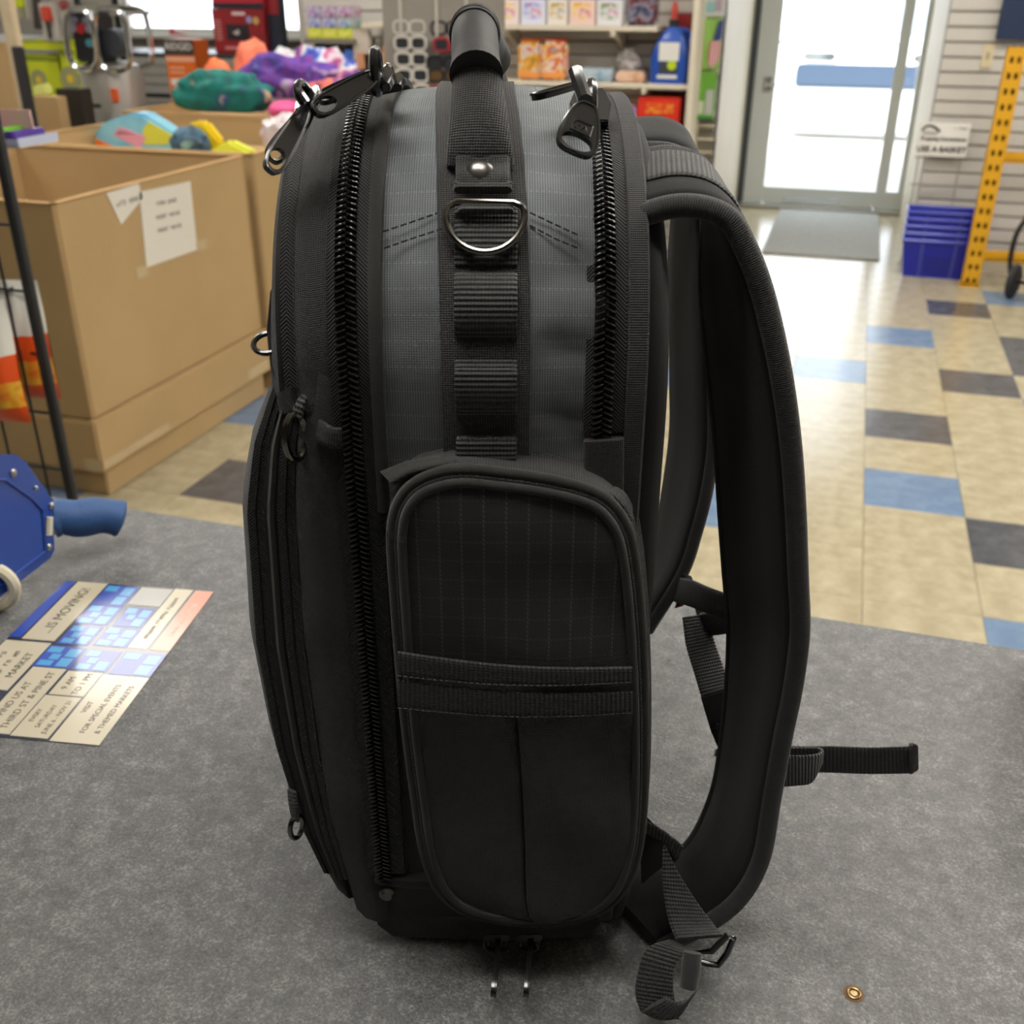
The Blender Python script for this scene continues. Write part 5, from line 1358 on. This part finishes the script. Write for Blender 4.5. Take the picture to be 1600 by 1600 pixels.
# --- zipper pulls, rings
def pull(name, a, b, w0, w1, nrm, parent=BAG, th=.0026, hole=.30, logo=None):
    """tapered pull from a (slider end) to b (free end), face normal nrm"""
    a, b, nrm = Vector(a), Vector(b), Vector(nrm); ax = (b-a); L = ax.length; ax.normalize(); nrm = (nrm-ax*nrm.dot(ax)).normalized(); sd = ax.cross(nrm)
    n = 36; out = []; inn = []
    for i in range(n):
        t = 2*math.pi*i/n; c, s = math.cos(t), math.sin(t)
        y = L*(.5+.5*math.copysign(abs(c)**.75, c)); hw = (w0+(w1-w0)*min(1, y/L))*math.copysign(abs(s)**.6, s); out.append((hw, y))
        hy = L*(1-hole*.60)+L*hole*.46*c; hx = w1*.66*s; inn.append((hx, hy))
    def P(x, y, h): return a+sd*x+ax*y+nrm*h
    V = [P(x, y, th/2) for x, y in out]+[P(x, y, th/2) for x, y in inn]+[P(x, y, -th/2) for x, y in out]+[P(x, y, -th/2) for x, y in inn]; F = []
    for i in range(n):
        j = (i+1) % n; F += [(i, j, n+j, n+i), (2*n+j, 2*n+i, 3*n+i, 3*n+j), (i, 2*n+i, 2*n+j, j), (n+i, n+j, 3*n+j, 3*n+i)]
    o = mk(name, V, F, M_pull, parent, [(0, 0)]*len(V), sharp=40)
    MB().tube([P(x*.97, y, th*.5) for x, y in out], .0007, 6, True).build('raised_rim', M_pull, o)
    if logo:
        hw, y0, y1 = w1*.42, L*.40, L*.62
        pts = [(-hw, y0), (hw*.5, y0), (hw, y0+(y1-y0)*.35), (hw, y1), (-hw, y1)]
        MB().tube([P(x, y, th*.5) for x, y in pts], .00045, 5, True).build('emblem', M_pull, o)
        MB().tube([P(-hw*.6, y0+(y1-y0)*.7, th*.5), P(-hw*.3, y0+(y1-y0)*.35, th*.5), P(0, y0+(y1-y0)*.7, th*.5), P(hw*.3, y0+(y1-y0)*.35, th*.5), P(hw*.6, y0+(y1-y0)*.7, th*.5)], .00045, 5).build('emblem', M_pull, o)
    return o
def slider(c, up, fwd, s=1., parent=BAG):
    c, up, fwd = Vector(c), Vector(up).normalized(), Vector(fwd); fwd = (fwd-up*fwd.dot(up)).normalized(); sd = fwd.cross(up)
    sl = MB()
    def P(x, y, z): return c+sd*x*s+fwd*y*s+up*z*s
    w = [(-.0055, -.007), (.0055, -.007), (.0068, .001), (.0045, .008), (-.0045, .008), (-.0068, .001)]
    sl.prism(w, -.0015, .0022, lambda x, y, h: P(x, y, h))
    o = sl.build('slider', M_pull, parent, .0006)
    MB().tube(smooth_pts([P(0, -.006, .002), P(0, -.005, .0065), P(0, 0, .008), P(0, .005, .0065), P(0, .006, .002)], 4), .0019*s, 8).build('slider_bridge', M_pull, o)
    return o
VZ = Vector((0, -1, 0))
# front compartment pulls (upper left)
s1 = bp(483, 158, .035); slider(s1, (-.5, -.3, .8), (0, .8, .4)); pull('zipper_pull', bp(478, 170, .028), bp(420, 268, -.004), .0032, .0054, (.55, -.75, .3))
pull('zipper_pull', bp(484, 170, .040), bp(421, 250, .03), .0035, .0055, (.8, -.4, .3))
s2 = bp(592, 128, .060); slider(s2, (-.2, -.35, .9), (0, .8, .5), 1.15)
pull('zipper_pull', bp(590, 116, .052), bp(490, 176, .020), .0036, .0052, (.35, -.75, .55)); pull('zipper_pull', bp(596, 112, .075), bp(498, 158, .05), .0034, .0046, (.1, -.5, .85))
slider(bp(612, 132, .085), (-.2, -.3, .9), (0, .9, .3))
c = bp(588, 112, .055)
MB().tube([c+Vector((0, .0065*math.cos(a), .0085*math.sin(a))) for a in [2*math.pi*i/20 for i in range(20)]], .0026, 8, True).build('slider_loop', M_pull, BAG)
# rear compartment pulls (upper right)
sl3 = slider(onside(922, 172, .007), (0, -.6, .8), (0, .7, .7), 1.5)
pull('zipper_pull', bp(918, 165, .022), bp(896, 240, .0), .0056, .0108, (.1, -.95, .25), logo=True, hole=.34)
pull('zipper_pull', bp(905, 133, .075), bp(834, 153, .060), .004, .0055, (.1, .2, 1.))
MB().tube([bp(899, 110, .05), bp(905, 130, .045), bp(915, 158, .030)], .0034, 8).build('slider_bridge', M_pull, sl3)
# side pocket pulls hanging below
for x in (775, 826):
    slider(bp(x, 1464, -.012), (0, -.7, -.7), (1, 0, 0), 1.); pull('zipper_pull', bp(x+3, 1468, -.018), bp(x-5, 1556, -.052), .0030, .0052, (1., .25, .0), hole=.4)
# rings on the front
c = bp(419, 536, .03)
MB().tube([c+Vector((.0070*math.cos(a), .008*math.sin(a), .0026*math.sin(a))) for a in [2*math.pi*i/22 for i in range(22)]], .0014, 8, True).build('loop_ring', M_pull, BAG)
c = bp(462, 682, -.002)
MB().tube([c+Vector((.0038*math.cos(a), .006*math.cos(a), .0115*math.sin(a))) for a in [2*math.pi*i/22 for i in range(22)]], .0019, 8, True).build('accessory_ring', M_nick, BAG)
ribbon('ring_tab', [bp(455, 648, -.001), bp(464, 628, 0), bp(474, 612, .004)], [bp(472, 655, -.003), bp(476, 634, -.002), bp(480, 616, .002)], .002, M_web, k=3)
c = bp(463, 1292, .0)
MB().tube([c+Vector((.0028*math.cos(a), .004*math.cos(a), .0078*math.sin(a))) for a in [2*math.pi*i/22 for i in range(22)]], .0016, 8, True).build('accessory_ring', M_nick, BAG)
ribbon('ring_tab', [bp(450, 1232, .004), bp(452, 1255, .002), bp(457, 1280, 0)], [bp(462, 1238, .0), bp(464, 1258, -.002), bp(468, 1284, -.002)], .002, M_web, k=3)

# --- shoulder straps
def strap(name, st_, th, mat, vn, vf, label):
    A = []; B = []
    for i, (n_, f_, *vv) in enumerate(st_):
        va, vb = vv if vv else (vn, vf)
        a, b = bp(*n_, va), bp(*f_, vb); a.z = max(a.z, th*.6); b.z = max(b.z, th*.6); A.append(a); B.append(b)
    o = ribbon(name, A, B, th, mat, k=6); o['label'] = label
    return o, A, B
ST = [((1003, 335), (1000, 250), .035, .105), ((1055, 322), (1050, 245), .032, .105), ((1102, 325), (1092, 262), .030, .10), ((1140, 344), (1112, 310), .028, .095), ((1164, 385), (1112, 362), .026, .092),
      ((1186, 440), (1108, 430), .024, .09), ((1205, 510), (1112, 510), .022, .088), ((1223, 600), (1121, 600), .02, .086), ((1236, 700), (1130, 700), .02, .085), ((1243, 800), (1136, 800), .02, .085),
      ((1247, 900), (1143, 900), .02, .085), ((1250, 985), (1149, 980), .02, .085), ((1240, 1070), (1146, 1065), .02, .082), ((1222, 1160), (1138, 1150), .02, .08), ((1206, 1250), (1122, 1240), .018, .076),
      ((1190, 1340), (1088, 1315), .014, .07), ((1158, 1400), (1046, 1365), .008, .062), ((1110, 1440), (990, 1412), .002, .056), ((1030, 1486), (930, 1455), -.008, .045)]
o1, NA, FA = strap('shoulder_strap', ST, .013, M_pad, 0, 0, 'padded near shoulder strap')
pipe('strap_binding', [p+Vector((.0, .0, 0)) for p in NA], .0056, M_grs, o1, 10)
pipe('strap_binding', FA, .0060, M_grs, o1, 10)
dashes('strap_stitching', [a+(b-a)*.10+Vector((0, -.0075, .001)) for a, b in zip(NA[4:17], FA[4:17])], M_thrg, o1, .0045, .002, .0003)
FS = [((998, 232), (985, 196), .20, .27), ((1050, 236), (1035, 196), .20, .27), ((1086, 262), (1066, 222), .20, .265), ((1102, 320), (1062, 300), .20, .26), ((1108, 420), (1052, 420), .20, .26), ((1112, 520), (1054, 520), .20, .26),
      ((1115, 600), (1055, 600), .20, .26), ((1115, 690), (1054, 680), .20, .26), ((1106, 760), (1042, 770), .20, .26), ((1090, 826), (1030, 830), .20, .26), ((1066, 897), (1008, 895), .20, .26), ((1012, 985), (975, 965), .20, .26)]
o2, NB, FB = strap('shoulder_strap', FS, .013, M_pad, 0, 0, 'far shoulder strap seen behind the near one')
pipe('strap_binding', NB, .0046, M_grs, o2, 10); pipe('strap_binding', FB, .0046, M_grs, o2, 10)
# ribbed webbing patch over the near strap top
A = []; B = []
for i in range(5):
    t_ = NA[min(i+1, 5)]-NA[max(i-1, 0)]; w_ = FA[i]-NA[i]; n_ = t_.cross(w_).normalized()
    if n_.z < 0 and i < 2 or n_.x < 0 and i >= 2: n_ = -n_
    A.append(NA[i]+w_*.30+n_*.0072); B.append(NA[i]+w_*.82+n_*.0072)
ribbon('webbing_patch', A, B, .0022, M_web, o1, k=6)
# sternum and adjuster webbing
def rb(name, A, B, v0, v1, th=.0022, mat=None, parent=BAG, k=5):
    n = len(A)
    f = lambda L_, i: bp(*L_[i], v0+(v1-v0)*i/(n-1))
    PA = [f(A, i) for i in range(n)]; PB = [f(B, i) for i in range(n)]
    for p in PA+PB: p.z = max(p.z, .0025)
    return ribbon(name, PA, PB, th, mat or M_web, parent, k)
rb('sternum_webbing', [(1062, 902), (1082, 906), (1110, 918), (1160, 936)], [(1052, 940), (1078, 948), (1110, 960), (1160, 975)], .20, .10, parent=o2)
rb('sternum_band', [(1094, 958), (1120, 952), (1160, 944), (1258, 954)], [(1104, 994), (1125, 992), (1160, 988), (1255, 990)], .17, .095, .004, M_grs, o2)
rb('keeper_loop', [(1066, 895), (1078, 920), (1088, 960), (1096, 985)], [(1080, 900), (1090, 925), (1100, 958), (1104, 985)], .19, .18, .0025, M_nyl, o2)
rb('red_tag', [(1064, 926), (1058, 938), (1054, 950)], [(1078, 924), (1074, 936), (1068, 946)], .196, .195, .0015, plain('red_cloth', (.12, .02, .02), .8), o2)
aw = rb('adjuster_webbing', [(1066, 965), (1072, 1010), (1084, 1050), (1096, 1090)], [(1102, 960), (1116, 1000), (1130, 1040), (1145, 1078)], .17, .12, parent=o2)
# ladder buckle
bk = thing_part('buckle')
bq = [bp(1094, 1086, .118), bp(1146, 1070, .118), bp(1156, 1150, .108), bp(1128, 1182, .105), bp(1110, 1140, .11)]
def slab(name, Q, th, mat, parent, bev=.0012):
    n = len(Q); nn = (Q[1]-Q[0]).cross(Q[2]-Q[0]).normalized(); V = [q-nn*th/2 for q in Q]+[q+nn*th/2 for q in Q]
    return MB().add(V, [tuple(range(n)), tuple(range(n, 2*n))]+[(i, (i+1) % n, n+(i+1) % n, n+i) for i in range(n)]).build(name, mat, parent, bev)
slab('buckle_body', bq[:4]+[bq[4]], .006, M_rub, bk)
MB().tube([bp(1112, 1138, .106), bp(1146, 1122, .106)], .0022, 8).build('buckle_bar', M_pull, bk)
MB().tube([bp(1117, 1176, .102), bp(1150, 1186, .10)], .0026, 8).build('buckle_bar', M_pull, bk)
rb('adjuster_webbing', [(1120, 1130), (1160, 1130), (1200, 1150)], [(1130, 1180), (1160, 1184), (1200, 1200)], .10, .075, parent=bk)
# loose tail: a loop behind the near strap and a long free end
rb('strap_tail', [(1200, 1162), (1245, 1166), (1300, 1166), (1360, 1168), (1424, 1166)], [(1200, 1204), (1245, 1206), (1300, 1207), (1360, 1209), (1427, 1208)], .075, .055, .0024)
rb('tail_end_fold', [(1420, 1163), (1427, 1162), (1429, 1166)], [(1422, 1208), (1428, 1207), (1430, 1206)], .052, .05, .005)
rb('tail_loop', [(1195, 1176), (1240, 1180), (1268, 1179), (1282, 1176), (1284, 1170), (1270, 1168), (1220, 1168)], [(1190, 1232), (1240, 1228), (1266, 1224), (1278, 1205), (1283, 1190), (1270, 1190), (1220, 1190)], .035, .06, .002)
# lower anchor wing and webbing
wing = [bp(1000, 1268, .02), bp(1022, 1292, .015), bp(1066, 1322, .012), bp(1058, 1346, .012), bp(1036, 1352, .012), bp(1004, 1382, .018)]
slab('anchor_wing', wing, .004, M_nyl, BAG, .001)
rb('anchor_webbing', [(1010, 1282), (1040, 1300), (1068, 1322)], [(1008, 1300), (1036, 1318), (1058, 1344)], .016, .010, .0022)
lw = rb('lower_webbing', [(1036, 1322), (1035, 1360), (1037, 1400), (1045, 1440), (1056, 1468)], [(1040, 1322), (1058, 1360), (1086, 1405), (1112, 1440), (1130, 1462)], .010, -.035)
rg = [bp(x, y, -.042) for x, y in ((1064, 1490), (1104, 1506), (1122, 1508), (1136, 1490), (1146, 1466), (1136, 1462), (1112, 1486))]
MB().tube(rg, .0019, 8, True).build('slide_buckle', M_pull, BAG)
rb('webbing_end', [(1046, 1468), (1020, 1476), (1004, 1492), (996, 1520), (992, 1550), (1000, 1580)], [(1092, 1492), (1070, 1492), (1056, 1508), (1052, 1530), (1054, 1560), (1062, 1592)], -.040, -.062, .003)
rb('webbing_end', [(1000, 1580), (1030, 1592), (1060, 1588), (1082, 1560)], [(1040, 1560), (1058, 1566), (1072, 1562), (1090, 1545)], -.062, -.066, .003)
MB().tube([bp(1082, 1488, -.05), bp(1080, 1512, -.055), bp(1076, 1542, -.06)], [.0052, .0056, .005], 14).build('webbing_roll', M_grs, BAG)
